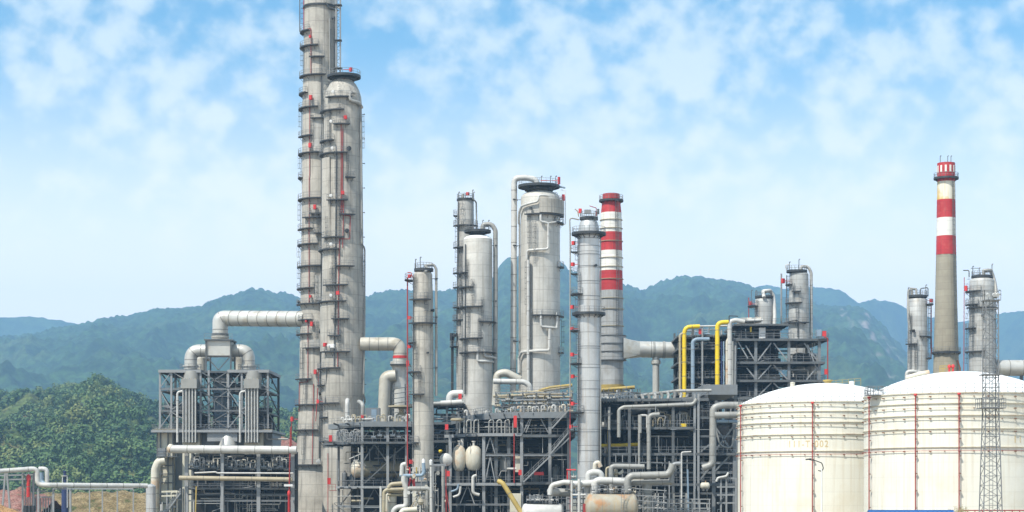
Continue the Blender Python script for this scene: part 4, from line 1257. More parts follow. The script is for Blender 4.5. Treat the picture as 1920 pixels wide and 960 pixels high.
TK, cK = storage_tank('cream storage tank with faded 111-T-001 lettering behind the lattice mast', 1800, 278, 13.72, 19.90, 23.6, (1624.5, 1688, 1757.5, 1905), '111-T-001', math.asin((1897-1800)/178), 6.6)
rk = lambda px, y: roof_at(cK, 13.72, 19.9, 23.6, px, y)
for px in (1780, 1787):
    q = rk(px, 276); MB().lathe(q, [(.14, -.1), (.14, .6), (.26, .62), (.26, .85), (.12, 1.05)], 10).build('hydrant', MT['red'], TK)
b = MB()
pts = [rk(1762, 277), rk(1772, 276), rk(1788, 276)]
for p_, q_ in zip(pts, pts[1:]):
    for h in (1.0, .55): b.bar(p_+V(0,0,h), q_+V(0,0,h), .06)
    for k in range(4): m_ = p_.lerp(q_, k/4); b.bar(m_, m_+V(0,0,1.0), .06)
b.build('handrail', MT['ochre'], TK)
q = rk(1735, 276); pipe(TK, [rk(1700, 278)+V(0,0,.3), rk(1722, 277)+V(0,0,.35), rk(1742, 277)+V(0,0,.35)], .3, MT['egg'], 'vent_pipe')
# access landing at the tank's left shoulder
al = -math.asin(168/178)
q = cK + V(math.sin(al)*14.3, -math.cos(al)*14.3, 20.0)
b = MB().box(q - V(.9, 1.2, .1), q + V(1.3, 1.2, .02)); o = b.build('landing', MT['galv'], TK)
rail_on(o, [q+V(-.9,-1.2,0), q+V(1.3,-1.2,0), q+V(1.3,1.2,0), q+V(-.9,1.2,0)], 1.2, True, spacing=.7)

# lattice mast before the right tank
MY = 225
LM = thing('lattice_mast', (X(1859, MY), MY, 0), 'slender grey lattice mast with two railed landings standing before the right tank', 'mast')
xm = X(1857.5, MY); z1 = Z(563, MY); zb = Z(765, MY)
def half(z):     # half width at a height: tapering foot, then nearly straight
    return 1.18 - .42*min(1, z/zb) if z < zb else .76 - .04*(z-zb)/(z1-zb)
corners = [(-1,-1), (1,-1), (1,1), (-1,1)]
for sx, sy in corners:
    MB().bar(V(xm+sx*half(0), MY+sy*half(0), 0), V(xm+sx*half(zb), MY+sy*half(zb), zb), .11).bar(V(xm+sx*half(zb), MY+sy*half(zb), zb), V(xm+sx*half(z1), MY+sy*half(z1), z1), .10).build('leg', MT['galv'], LM)
z = 0.0; k = 0
while z < z1-.6:
    zn = min(z1, z+1.15)
    b = MB()
    for i in range(4):
        (ax, ay), (bx, by) = corners[i], corners[(i+1) % 4]
        a0 = V(xm+ax*half(z), MY+ay*half(z), z); a1 = V(xm+ax*half(zn), MY+ay*half(zn), zn)
        b0 = V(xm+bx*half(z), MY+by*half(z), z); b1 = V(xm+bx*half(zn), MY+by*half(zn), zn)
        b.bar(a1, b1, .055)
        if k % 2: b.bar(a0, b1, .055)
        else: b.bar(b0, a1, .055)
    b.build('lacing', MT['galv'], LM); z = zn; k += 1
b = MB()
for dx in (-.2, .2): b.bar(V(xm+dx, MY-.2, 0), V(xm+dx, MY-.2, z1), .05)
for k in range(int(z1/.45)): b.bar(V(xm-.2, MY-.2, k*.45+.3), V(xm+.2, MY-.2, k*.45+.3), .035)
b.build('ladder', MT['galv'], LM)
for py, hw, nm in ((765, 1.42, 'landing'), (702, 1.15, 'landing'), (563, .95, 'landing')):
    zz = Z(py, MY); o = MB().box((xm-hw, MY-hw, zz-.1), (xm+hw, MY+hw, zz)).build(nm, MT['galv'], LM)
    if py != 702: rail_on(o, [V(xm-hw, MY-hw, zz), V(xm+hw, MY-hw, zz), V(xm+hw, MY+hw, zz), V(xm-hw, MY+hw, zz)], 1.1, True, spacing=.9)
for dx in (-.6, .1, .5): MB().lathe(V(xm+dx, MY-.95, z1+.6), [(.16, 0), (.24, .2), (.24, .3)], 10, (0.1, -1, -.4)).build('floodlight', MT['lampw'], LM)

# street lamp before the left tank
SL = thing('street_lamp', (X(1541, 190), 190, 0), 'white street lamp post with a dark curved arm, before the left tank', 'lamp')
MB().tube([V(X(1540.5, 190), 190, 0), V(X(1540.5, 190), 190, Z(880, 190))], [.10, .07], 10).build('post', MT['lampw'], SL)
MB().tube(fillet([P(1534, 882, 190), P(1540.5, 884, 190), P(1544, 878, 190), P(1541, 868, 190), P(1530, 864, 190), P(1516, 861.5, 190)], .3), .05, 8).build('arm', MT['steel_dark'], SL)
h = P(1516, 861, 190); MB().obox(h, V(.28, 0, .03), V(0, .12, 0), V(0, 0, .07)).build('lamp_head', MT['steel_dark'], SL)

# blue roof and the dry shrub at the lower edge
BS = thing('site_shed', (X(1716, 165), 165, 0), 'low shed whose bright blue roof just shows at the bottom edge of the photo', 'shed')
x0, x1_ = X(1636, 165), X(1797, 165); zr = Z(957.5, 165)
MB().box((x0+.15, 165.15, 0), (x1_-.15, 168.8, zr-.5)).build('wall', MT['lampw'], BS)
b = MB(); b.add([(x0, 164.9, zr-.45), (x1_, 164.9, zr-.45), (x1_, 167, zr), (x0, 167, zr), (x0, 169.1, zr-.45), (x1_, 169.1, zr-.45), (x0, 164.9, zr-.55), (x1_, 164.9, zr-.55), (x0, 169.1, zr-.55), (x1_, 169.1, zr-.55)],
  [(0,1,2,3), (3,2,5,4), (6,7,1,0), (4,5,9,8), (8,9,7,6), (0,3,4,8,6), (1,7,9,5,2)])
for k in range(18):
    x = x0 + (x1_-x0)*(k+.5)/18; b.bar(V(x, 164.9, zr-.43), V(x, 167, zr+.02), .06)
b.box((x0-.03, 166.9, zr-.02), (x1_+.03, 167.1, zr+.05))
b.build('roof', MT['blue'], BS)
M_DRY = mat('dry_grass', (0.36, 0.31, 0.16), 0.8, 0, 0.25, 1.5)
rs = random.Random(4); b = MB(); c = V(X(1800, 236), 236, 0)
for k in range(260):
    a = rs.uniform(0, 6.28); ln = rs.uniform(3.2, 4.7); sp = rs.gauss(0, .75); q = c + V(rs.gauss(0, .55), rs.gauss(0, .4), 0)
    top = q + V(math.cos(a)*abs(sp)*1.1, math.sin(a)*abs(sp)*.7, ln - abs(sp)*.5)
    b.tube([q, q.lerp(top, .6) + V(0,0,.3), top], [.02, .016, .004], 3, False)
    for s_ in range(3):
        m_ = q.lerp(top, rs.uniform(.6, .98)); b.bar(m_, m_ + V(rs.uniform(-.25, .25), rs.uniform(-.2, .2), rs.uniform(0, .25)), .025)
tag(b.build('dry_shrub', M_DRY, at=c), 'tuft of dry yellow stems beside the foot of the lattice mast', 'shrub')
wall_y = 244
PW = thing('pipe_barrier', (X(1880, wall_y), wall_y, 0), 'low red pipe barrier by the foot of the lattice mast at the bottom right', 'barrier')
for hh in (957, 962): pipe(PW, [P(1800, hh, wall_y), P(1960, hh, wall_y)], .07, MT['red_pipe'], 'rail')
for k in range(12):
    px = 1800+k*14; MB().bar(V(X(px, wall_y), wall_y, 0), P(px, 956.5, wall_y), .1).build('post', MT['red_pipe'], PW)

# ---------------------------------------------------------------- process structures
rng = random.Random(21)
def xy_grid(pxs, Y0, Ys): return [(X(px, Y0), y) for px in pxs for y in Ys]
def shade_backing(t, x0, x1, y, z0, z1, m='black', name='shade_sheet'):  # dark ribbed sheet added to stand in for the shade inside a frame
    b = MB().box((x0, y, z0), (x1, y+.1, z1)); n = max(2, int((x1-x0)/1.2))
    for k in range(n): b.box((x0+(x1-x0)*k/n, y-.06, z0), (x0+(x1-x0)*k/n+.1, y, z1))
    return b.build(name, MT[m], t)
def vents(t, px0, px1, n, y, z, rng, mats=('white_pipe', 'tan_pipe', 'grey_pipe'), hmin=.9, hmax=1.8):
    for k in range(n):
        x = X(px0 + (px1-px0)*(k+.5)/n, y) + rng.uniform(-.2, .2)
        gooseneck(t, V(x, y+rng.uniform(-.6, .6), z), rng.uniform(hmin, hmax), rng.uniform(.09, .2), MT[rng.choice(mats)], rng.choice((-1, 1)))

# --- octagonal platform in front of the two tall columns
Y1 = 362
S1 = thing('process_structure', (X(690, Y1), Y1, 0), 'grey steel structure with a tan drum and angular top deck, before the two tall columns', 'structure')
zA, zB, zC, zD = Z(791, Y1), Z(829, Y1), Z(912, Y1), Z(950, Y1)
x = lambda px: X(px, Y1)
frame_columns(S1, [(x(679), Y1), (x(727), Y1), (x(762), Y1)], 0, zA-.3, .5, MT['steel_light'])
frame_columns(S1, [(x(627), 371), (x(655), 382), (x(727), 382), (x(762), 382)], 0, zA-.3, .45)
polyA = [(X(616, 377), 377), (x(684), 361), (x(772), 361), (x(772), 383), (x(640), 383)]
deck(S1, polyA, zA, .16, 1.0, MT['fascia'], True, 7, (0, 1))
polyB = [(x(598), 371), (x(684), 360.6), (x(792), 360.6), (x(792), 372), (x(772), 383), (x(598), 380)]
deck(S1, polyB, zB, .14, .4, MT['steel'], True, 7, (0, 1, 2, 5))
polyC = [(x(622), 371), (x(684), 361), (x(735), 361), (x(735), 383), (x(622), 380)]
deck(S1, polyC, zC, .14, .42, MT['steel_light'], True, 7, (0, 1))
for a, b_ in (((x(627), 371), (x(679), Y1)), ((x(679), Y1), (x(727), Y1)), ((x(727), Y1), (x(762), Y1))):
    beam(S1, V(*a, zD), V(*b_, zD), m=MT['steel_light'])
    beam(S1, V(*a, (zA+zB)/2+1.2), V(*b_, (zA+zB)/2+1.2), .2, .25)
brace(S1, V(x(679), Y1, Z(868, Y1)), V(x(702), Y1, zB-.4)); brace(S1, V(x(727), Y1, Z(868, Y1)), V(x(702), Y1, zB-.4)); brace(S1, V(x(679), Y1, zC+.2), V(x(727), Y1, Z(866, Y1))); brace(S1, V(x(762), Y1, zB-.4), V(x(727), Y1, Z(862, Y1)))
brace(S1, V(x(679), Y1, zB+.3), V(x(698), Y1, zA-.8)); brace(S1, V(x(762), Y1, zB+.3), V(x(732), Y1, zA-.8)); brace(S1, V(x(627), 371, zD-.2), V(x(660), 366, zC-.3)); brace(S1, V(x(684), Y1, zD), V(x(702), Y1, zC-.4), .16); brace(S1, V(x(722), Y1, zD), V(x(702), Y1, zC-.4), .16)
drum(S1, V(x(712), 368, Z(879, Y1)), (1, .22, 0), 1.62, 8.2, MT['tan_pipe'], 'vessel', .55, True, 26, 'long tan drum lying inside the structure')
MB().lathe(V(x(668), 366.7, Z(879, Y1)), [(1.66, -.35), (1.66, .5), (1.45, .95), (.9, 1.3), (.1, 1.42)], 24, (-1, -.22, 0)).build('vessel_head', MT['egg'], S1)
for (za, zb_, n_) in ((zB, zA, 15), (zC, zB, 13), (0, zC, 14)):
    clutter(S1, rng, x(628), x(766), 364, 380, za+.3, zb_-.5, n_, .07, .22)
    equipment(S1, rng, x(632), x(762), 369, 380, za, zb_, 6)
shade_backing(S1, x(640), x(770), 383.2, 1, zA-1.2)
for k in range(14): gooseneck(S1, V(x(633)+k*.55*(x(684)-x(633))/7.7, 368.5-k*.42, zB), rng.uniform(1.6, 2.6), .1, MT['steel_light'], rng.choice((-1, 1)))
vents(S1, 640, 766, 16, 365, zA, rng, hmin=.8, hmax=1.5)
for k in range(5): valve(S1, V(x(700+k*12), 362.4, zB+1.0+.3*(k % 2)), MT['lampw'], 1.3)
pipe(S1, [V(x(639), 376, zA), V(x(639), 376, Z(752, 376)), V(x(636), 380, Z(748, 376))], .42, MT['white_pipe'], 'pipe', 1.0, 12)
pipe(S1, [V(x(671), 374, zA), V(x(671), 374, Z(757, 374)), V(x(662), 376, Z(752, 374))], .4, MT['grey_pipe'], 'pipe', 1.0, 12)
pipe(S1, [V(x(638), 369, zA+.6), V(x(662), 366, zA+.6), V(x(700), 363, zA+.6)], .24, MT['white_pipe'])
MB().lathe(V(x(747), 372, zA), [(1.1, 0), (1.1, 1.7), (.5, 2.2), (.5, 2.9), (2.6, 3.2), (2.6, 3.5)], 24).build('air_cooler_hood', MT['tan_pipe'], S1)
MB().box((x(672), 379, zA), (x(700), 382, zA+3.4)).build('enclosure', MT['fascia'], S1)
MB().box((x(684), 378.9, zA+.5), (x(694), 379, zA+3.1)).build('window', MT['paleblue'], S1)
MB().box((x(677), 361.9, zA+.7), (x(682), 362.3, zA+1.3)).build('hose_cabinet', MT['red'], S1)
for px, py in ((620, 822), (617, 902)): MB().box((X(px-3, 366), 365.6, Z(py+6, 366)), (X(px+3, 366), 366.2, Z(py-6, 366))).build('hose_cabinet', MT['red'], S1)
o = MB().box((x(614), 365.5, Z(919, 366)-.1), (x(626), 368, Z(919, 366))).build('landing', MT['red_pipe'], S1); rail_on(o, [V(x(614), 365.5, Z(919, 366)), V(x(626), 365.5, Z(919, 366))], 1.1, False, m=MT['red_pipe'])
pipe(S1, [V(x(612), 365, Z(850, 366)), V(x(612), 365, 0)], .07, MT['red_pipe'])

# duct and hooded vessel behind it
DV = thing('vapour_duct', (X(745, 396), 396, 0), 'pale duct bending down from the round-topped column into a flared hood', 'duct')
ringed_pipe(DV, [P(676, 645, 396), P(750, 645, 396), P(750, 676, 396)], S(12.5, 396), MT['duct_tan'], S(24, 396), 'duct', 18, 1.9, 8)
MB().lathe(V(X(749, 396), 396, 0), [(S(20, 396), Z(800, 396)), (S(20, 396), Z(745, 396)), (S(14, 396), Z(694, 396)), (S(14, 396), Z(688, 396)), (S(17, 396), Z(687, 396)), (S(17, 396), Z(678, 396)), (S(13, 396), Z(677, 396)), (S(11, 396), Z(668, 396))], 24).build('hood', MT['duct'], DV)
MB().arc_slab(V(X(750, 396), 396, 0), S(12.5, 396), S(13.4, 396), 0, 6.2832, Z(672, 396), Z(667, 396), 20).build('collar_band', MT['red'], DV)
MB().tube(fillet([P(742, 704, 394), P(722, 706, 394), P(720, 760, 394), P(720, 800, 394)], 2.6, 8), S(11, 394), 16).build('elbow', MT['duct_tan'], DV)
o = MB().box((X(733, 396), 393, Z(686, 396)), (X(770, 396), 398, Z(684, 396))).build('landing', MT['steel_dark'], DV)
rail_on(o, [V(X(733, 396), 393, Z(684, 396)), V(X(770, 396), 393, Z(684, 396))])
for px in (738, 760): frame_columns(DV, [(X(px, 391), 391)], Z(800, 391), Z(720, 391), .25)
for k in range(6): brace(DV, P(735, 775-k*9, 390.7), P(770, 770-k*9, 390.7), .14)
MB().box((X(762, 392), 391.6, Z(688, 392)), (X(767, 392), 392.2, Z(676, 392))).build('hose_cabinet', MT['red'], DV)

# --- central structure
Y2 = 352
S2 = thing('process_structure', (X(950, Y2), Y2, 0), 'big grey steel structure with two cream drums side by side and a long stair', 'structure')
x = lambda px: X(px, Y2)
zs = [Z(773, Y2), Z(813, Y2), Z(853, Y2), Z(906, Y2), Z(946, Y2)]
frame_columns(S2, [(x(p_), Y2) for p_ in (844, 907)], 0, zs[1]-.2, .55, MT['steel_light']); frame_columns(S2, [(x(p_), Y2) for p_ in (978, 1031, 1066)], 0, zs[0]-.5, .55, MT['steel_light'])
frame_columns(S2, [(x(p_), Y2+.6) for p_ in (930, 954)], 0, zs[1], .6)
frame_columns(S2, [(x(p_), 376) for p_ in (850, 907, 978, 1031, 1066)], 0, zs[0]-.5, .5)
frame_columns(S2, [(x(p_), 385) for p_ in (850, 907, 978, 1031, 1066)], 0, zs[0]-.5, .5)
deck(S2, [(X(846, 385), 385), (X(862, 374), 374), (X(905, 359), 359), (X(960, 351.5), 351.5), (x(1062), 350.5), (x(1082), 354), (x(1082), 387), (X(846, 387), 387)], zs[0], .18, 1.15, MT['fascia'], True, 9, (0, 1, 2, 3, 4))
deck(S2, [(X(834, 362), 362), (x(905), 351.2), (x(978), 351.2), (x(978), 386), (x(834), 386)], zs[1], .15, .55, MT['steel_light'], True, 7, (0, 1))
deck(S2, [(x(980), 351.2), (x(1078), 351.2), (x(1078), 386), (x(980), 386)], zs[1]-.25, .15, .5, MT['steel'], True, 6, (0, 1))
deck(S2, [(x(832), 351.2), (x(978), 351.2), (x(978), 386), (x(832), 386)], zs[3], .15, .5, MT['steel_light'], True, 7, (0,))
deck(S2, [(x(980), 351.2), (x(1078), 351.2), (x(1078), 386), (x(980), 386)], zs[3]+.2, .15, .5, MT['steel'], True, 6, (0,))
for a, b_ in ((907, 930), (930, 954), (954, 978), (978, 1031), (1031, 1066)):
    beam(S2, V(x(a), Y2, zs[2]), V(x(b_), Y2, zs[2]), .3, .4, MT['steel_light'])
for a, b_ in ((844, 907), (907, 954), (978, 1031), (1031, 1066)): beam(S2, V(x(a), Y2, zs[4]), V(x(b_), Y2, zs[4]), .25, .3, MT['steel_light'])
for xa, xb, z0, z1 in ((910, 919, zs[2]+.3, zs[1]-.6), (928, 919, zs[2]+.3, zs[1]-.6), (910, 919, zs[3]+.3, zs[2]-.3), (928, 919, zs[3]+.3, zs[2]-.3), (862, 876, zs[4], zs[3]-.6), (890, 878, zs[4], zs[3]-.6), (981, 993, zs[1]+.2, zs[0]-1.2), (1028, 1014, zs[1]+.2, zs[0]-1.2), (986, 996, zs[1]+.2, zs[0]-1.2)):
    brace(S2, V(x(xa), Y2, z0), V(x(xb), Y2, z1), .18, MT['steel_light'])
# row of portal hoops under the top deck
for px in (866, 879, 893, 921, 936, 951, 966):
    MB().tube(fillet([V(x(px-4.5), 352.4, zs[1]+.1), V(x(px-4), 352.4, zs[1]+2.4), V(x(px+4), 352.4, zs[1]+2.6), V(x(px+4.5), 352.4, zs[1]+.1)], .5), .14, 8).build('pipe_loop', MT['grey_pipe'], S2)
# the two cream drums, heads towards the camera
for px, rr, hh in ((860.5, 1.28, 2.32), (888, 1.62, 2.25)):
    c0 = V(x(px), 353.4, Z(858.5, Y2))
    prof = [(.4, -hh*1.06), (rr*.62, -hh*.97), (rr*.84, -hh*.72), (rr*.97, -hh*.35), (rr, 0), (rr*.97, hh*.35), (rr*.84, hh*.68), (rr*.6, hh*.9), (rr*.3, hh), (.1, hh*1.02)]
    o = MB().lathe(c0, prof, 28).build('vessel', MT['egg'], S2)
    for s_ in (-1, 1): MB().box((c0.x+s_*rr*.55-.12, c0.y-.15, zs[3]), (c0.x+s_*rr*.55+.12, c0.y+.15, c0.z-hh*.8)).build('saddle', MT['steel'], S2)
    MB().lathe(c0 + V(0, 0, hh*.95), [(.24, 0), (.24, .8), (.4, .82), (.4, 1.0)], 12).build('nozzle', MT['white_pipe'], S2)
pipe(S2, [V(x(866), 354, Z(836, Y2)), V(x(866), 354, Z(822, Y2))], .28, MT['white_pipe'], 'pipe')
pipe(S2, [V(x(893), 351.2, zs[3]+1.4), V(x(887), 350.9, zs[3]+1.2), V(x(887), 350.9, Z(925, Y2)), V(x(899), 350.9, Z(928, Y2))], .3, MT['white_pipe'], 'pipe', .8, 10)
pipe(S2, [V(x(850), 351, Z(932, Y2)), V(x(862), 351, Z(928, Y2)), V(x(864), 351, Z(912, Y2))], .22, MT['white_pipe'], 'pipe', .8)
pipe(S2, [V(x(846), 351, Z(922, Y2)), V(x(858), 351, Z(918, Y2)), V(x(860), 351, Z(908, Y2))], .2, MT['paleblue'], 'pipe', .8)
stair(S2, V(x(981), 350.2, zs[3]+.2), V(x(1066), 350.2, Z(822, Y2)), 1.0); stair(S2, V(x(1034), 349.6, Z(800, Y2)-.4), V(x(1064), 349.6, zs[0]+.2), 1.0); stair(S2, V(x(1031), 349.9, Z(852, Y2)), V(x(1064), 349.9, zs[1]), .9)
for (za, zb_, n_) in ((zs[1], zs[0], 22), (zs[3], zs[1], 24), (0, zs[3], 20)):
    clutter(S2, rng, x(846), x(1068), 355, 383, za+.3, zb_-.5, n_, .07, .24)
    equipment(S2, rng, x(910), x(1060), 358, 382, za, zb_, 11)
shade_backing(S2, x(845), x(1076), 386.2, 1, zs[0]-1.2); shade_backing(S2, x(985), x(1064), 366, zs[3]+.2, zs[1]-.6)
vents(S2, 955, 1062, 13, 353.4, zs[0], rng, ('white_pipe', 'steel_light', 'egg'), .9, 1.5)
vents(S2, 872, 950, 9, 366, zs[0], rng, ('steel_light', 'white_pipe'), .7, 1.3)
for pts, r_, m_ in (([(925, 743), (985, 741), (1000, 735), (1068, 725)], .27, 'tan_pipe'), ([(962, 748), (1000, 745), (1066, 744)], .2, 'grey_pipe'), ([(1010, 733), (1030, 727), (1073, 722)], .3, 'ochre'), ([(940, 752), (1070, 750)], .25, 'grey_pipe')):
    pipe(S2, [P(a, b_, 372) for a, b_ in pts], r_, MT[m_], 'pipe', 1.2)
pipe(S2, [P(925, 715, 380), P(982, 716, 380), P(993, 722, 380), P(994, 760, 380)], .55, MT['white_pipe'], 'pipe', 1.6, 12)
MB().tube(fillet([P(975, 712, 389), P(948, 698, 389), P(932, 702, 389), P(929, 760, 389)], 2, 6), .8, 14).build('duct_elbow', MT['duct_tan'], S2)
pipe(S2, [P(826, 756, 368), P(866, 754, 368)], .5, MT['white_pipe'], 'pipe', 1, 12); MB().tube(fillet([P(843, 756, 370), P(844, 739, 370), P(868, 738, 370)], 1.4, 6), .75, 14).build('pipe_elbow', MT['white_pipe'], S2)
MB().lathe(V(x(857), 352.6, Z(789, Y2)), [(.9, 0), (1.25, .1), (1.25, .4), (.9, .5)], 18).build('cooler_hood', MT['tan_pipe'], S2)
for px, py, w, h in ((838, 801, 3, 5), (966, 791, 3, 11), (975, 886, 3, 5), (841, 888, 3, 5), (863, 744, 3, 5), (1010, 888, 9, 3)):
    MB().box((x(px-w), 350.4, Z(py+h, Y2)), (x(px+w), 350.9, Z(py-h, Y2))).build('hose_cabinet', MT['red'], S2)
pipe(S2, [V(x(964), 350.9, zs[1]), V(x(964), 350.9, zs[3])], .1, MT['red_pipe'])
MB().lathe(V(x(946), 354.5, Z(872, Y2)), [(.9, -1), (.9, 1), (.4, 1.5), (.4, 2)], 14).build('pot', MT['grey_pipe'], S2); pipe(S2, [V(x(948), 352, Z(879, Y2)), V(x(968), 352, Z(879, Y2))], .22, MT['white_pipe'], 'pipe')
MB().lathe(V(x(836), 352, Z(862, Y2)), [(1.2, -.5), (1.2, .5), (.6, .9)], 16, (0, -1, 0)).build('vessel_head', MT['white_pipe'], S2)
MB().box((x(956), 351.4, Z(960, Y2)), (x(977), 352.4, Z(925, Y2))).build('plinth', MT['plastic_cream'], S2)
MB().box((x(966), 352.6, Z(885, Y2)), (x(977), 353.2, Z(852, Y2))).build('panel', MT['egg'], S2)

# --- long right-hand structure
Y3 = 346
S3 = thing('process_structure', (X(1255, Y3), Y3, 0), 'long dark pipe-filled steel structure between the silver column and the left tank', 'structure')
x = lambda px: X(px, Y3)
z3 = [Z(738, Y3), Z(763, Y3), Z(801, Y3), Z(850, Y3), Z(907, Y3), Z(942, Y3)]
frame_columns(S3, [(x(p_), Y3) for p_ in (1142, 1180, 1217, 1262)], 0, z3[1], .5)
frame_columns(S3, [(x(p_), Y3-.3) for p_ in (1302, 1309)], 0, z3[0], .4, MT['steel_light'])
frame_columns(S3, [(x(p_), Y3) for p_ in (1338, 1377)], 0, Z(775, Y3), .6, MT['fascia'])
frame_columns(S3, [(x(p_), 360) for p_ in (1142, 1180, 1217, 1262, 1305, 1340, 1377)], 0, z3[1], .45)
frame_columns(S3, [(x(p_), 376) for p_ in (1142, 1180, 1217, 1262, 1305, 1340, 1377)], 0, z3[1], .45)
deck(S3, [(x(1128), 348), (x(1328), 345.4), (x(1328), 377), (x(1128), 377)], z3[0]-.9, .15, .5, MT['steel'], True, 8, (0, 1))
deck(S3, [(x(1128), 347), (x(1300), 345.2), (x(1300), 377), (x(1128), 377)], z3[2], .15, .45, MT['steel'], True, 8, (0,))
for zz in (z3[3], z3[4]): deck(S3, [(x(1128), 346.4), (x(1378), 345.2), (x(1378), 377), (x(1128), 377)], zz, .15, .45, MT['steel'], True, 9, (0,))
MB().box((x(1325), 352, Z(740, 352)), (x(1390), 374, Z(721, 352))).build('roof_plate', MT['fascia'], S3)
for a, b_ in ((1309, 1338), (1338, 1377)):
    for py in (783, 818, 838, 868, 886, 925): beam(S3, V(x(a), Y3, Z(py, Y3)), V(x(b_), Y3, Z(py, Y3)), .25, .34, MT['steel_light'] if py in (868, 886) else MT['fascia'])
for a, b_, p0, p1 in ((1340, 1375, 846, 800), (1342, 1372, 802, 846), (1340, 1376, 884, 846), (1312, 1336, 900, 870), (1312, 1330, 848, 834)): brace(S3, V(x(a), Y3-.1, Z(p0, Y3)), V(x(b_), Y3-.1, Z(p1, Y3)), .28, MT['fascia'])
MB().tube(fillet([V(x(1342), Y3-.3, Z(806, Y3)), V(x(1350), Y3-.3, Z(836, Y3)), V(x(1372), Y3-.3, Z(842, Y3)), V(x(1376), Y3-.3, Z(806, Y3))], 1.5), .16, 8).build('pipe_loop', MT['grey_pipe'], S3)
for a, b_ in ((1142, 1180), (1180, 1217), (1217, 1262), (1262, 1302)):
    for py in (868, 886, 925, 948): beam(S3, V(x(a), Y3, Z(py, Y3)), V(x(b_), Y3, Z(py, Y3)), .2, .26)
    for f_ in (.33, .66): brace(S3, V(x(a+(b_-a)*f_), Y3+.05, Z(960, Y3)), V(x(a+(b_-a)*f_), Y3+.05, z3[3]-.3), .14, MT['steel_light'])
# top gallery: hand rail pipe, ribs and fat insulated runs
pipe(S3, [P(1128, 748, 357), P(1190, 743, 355), P(1270, 733, 348), P(1334, 732, 347)], .3, MT['grey_pipe'], 'pipe', 1, 10)
pipe(S3, [P(1160, 796, 346), P(1160, 768, 346), P(1170, 763, 346), P(1300, 758, 345.4), P(1306, 748, 345.4)], .32, MT['grey_pipe'], 'pipe', 1, 10)
pipe(S3, [P(1186, 771, 349), P(1240, 762, 347), P(1304, 757, 346)], .62, MT['dark_pipe'], 'pipe', 1, 12); pipe(S3, [P(1186, 757, 350), P(1300, 748, 347)], .45, MT['dark_pipe'], 'pipe', 1, 12)
for k in range(9): pipe(S3, [P(1192+k*12, 757-k*1.4, 348), P(1194+k*12, 748-k*1.4, 348), P(1190+k*12, 740-k*1.2, 348)], .28, MT['white_pipe' if k % 2 else 'grey_pipe'], 'vent_pipe', .8)
for k in range(11): gooseneck(S3, P(1132+k*5.5, 756-.6*k, 352), rng.uniform(.9, 1.5), .14, MT['white_pipe'], rng.choice((-1, 1)))
pipe(S3, [P(1128, 731, 362), P(1190, 726, 362)], .34, MT['ochre'], 'pipe', 1, 10)
for px, p0, p1, r_ in ((1142, 806, 770, .24), (1160, 820, 770, .34), (1200, 812, 778, .3), (1214, 812, 778, .24), (1198, 872, 778, .22)): pipe(S3, [V(x(px), Y3-.6, Z(p0, Y3)), V(x(px), Y3-.6, Z(p1, Y3))], r_, MT['grey_pipe'])
pipe(S3, [V(x(1216), Y3-.7, Z(880, Y3)), V(x(1216), Y3-.7, Z(778, Y3)), V(x(1236), Y3-.7, Z(777, Y3))], .38, MT['grey_pipe'], 'pipe', 1, 10)
pipe(S3, [V(x(1199), Y3-.6, Z(802, Y3)), V(x(1199), Y3-.6, Z(779, Y3)), V(x(1213), Y3-.6, Z(779, Y3)), V(x(1213), Y3-.6, Z(802, Y3))], .2, MT['white_pipe'], 'pipe_loop', .4)
pipe(S3, [V(x(1128), 349, Z(836, 349)), V(x(1200), 349, Z(833, 349))], .34, MT['yellow'], 'pipe', 1, 10, 'yellow pipe deep inside the structure')
pipe(S3, [V(x(1142), 348.6, Z(850, 349)), V(x(1142), 348.6, Z(800, 349))], .2, MT['yellow'], 'pipe')
for k in range(16):
    a = 1226+k*4.6; gooseneck(S3, V(x(a), 347.5+rng.uniform(0, 1.5), z3[2]), rng.uniform(1.4, 2.8), rng.uniform(.08, .14), MT[rng.choice(['steel_light', 'tan_pipe', 'grey_pipe'])], rng.choice((-1, 1)))
MB().box((x(1276), 346.3, z3[2]+.1), (x(1287), 347, z3[2]+.7)).build('cabinet', MT['yellow'], S3)
# big bends towards the tank
pipe(S3, [V(x(1314), 343.2, Z(878, Y3)), V(x(1333), 343.2, Z(872, Y3)), V(x(1334), 343.2, Z(765, Y3)), V(x(1352), 343.2, Z(761, Y3)), V(x(1392), 343.2, Z(761, Y3))], .62, MT['grey_pipe'], 'pipe', 1.7, 14)
pipe(S3, [V(x(1336), 342.6, Z(780, Y3)), V(x(1392), 342.6, Z(779, Y3))], .6, MT['grey_pipe'], 'pipe', 1.2, 14)
pipe(S3, [V(x(1340), 343, Z(791, Y3)), V(x(1385), 343, Z(791, Y3))], .3, MT['paleblue'], 'pipe')
for (za, zb_, n_) in ((z3[2], z3[0]-1, 16), (z3[3], z3[2], 22), (z3[4], z3[3], 24), (0, z3[4], 18)):
    clutter(S3, rng, x(1130), x(1374), 347.5, 374, za+.3, zb_-.5, n_, .06, .22, ('grey_pipe', 'dark_pipe', 'dark_pipe', 'steel', 'tan_pipe', 'steel'))
    equipment(S3, rng, x(1140), x(1370), 351, 374, za, zb_, 13)
shade_backing(S3, x(1130), x(1380), 377.3, 1, z3[0]-1.2); shade_backing(S3, x(1226), x(1300), 358, z3[3]+.2, z3[2]-.5, 'black'); shade_backing(S3, x(1130), x(1300), 362, 0, z3[3]-.5)
shade_backing(S3, x(1308), x(1378), 355, 0, Z(790, Y3))
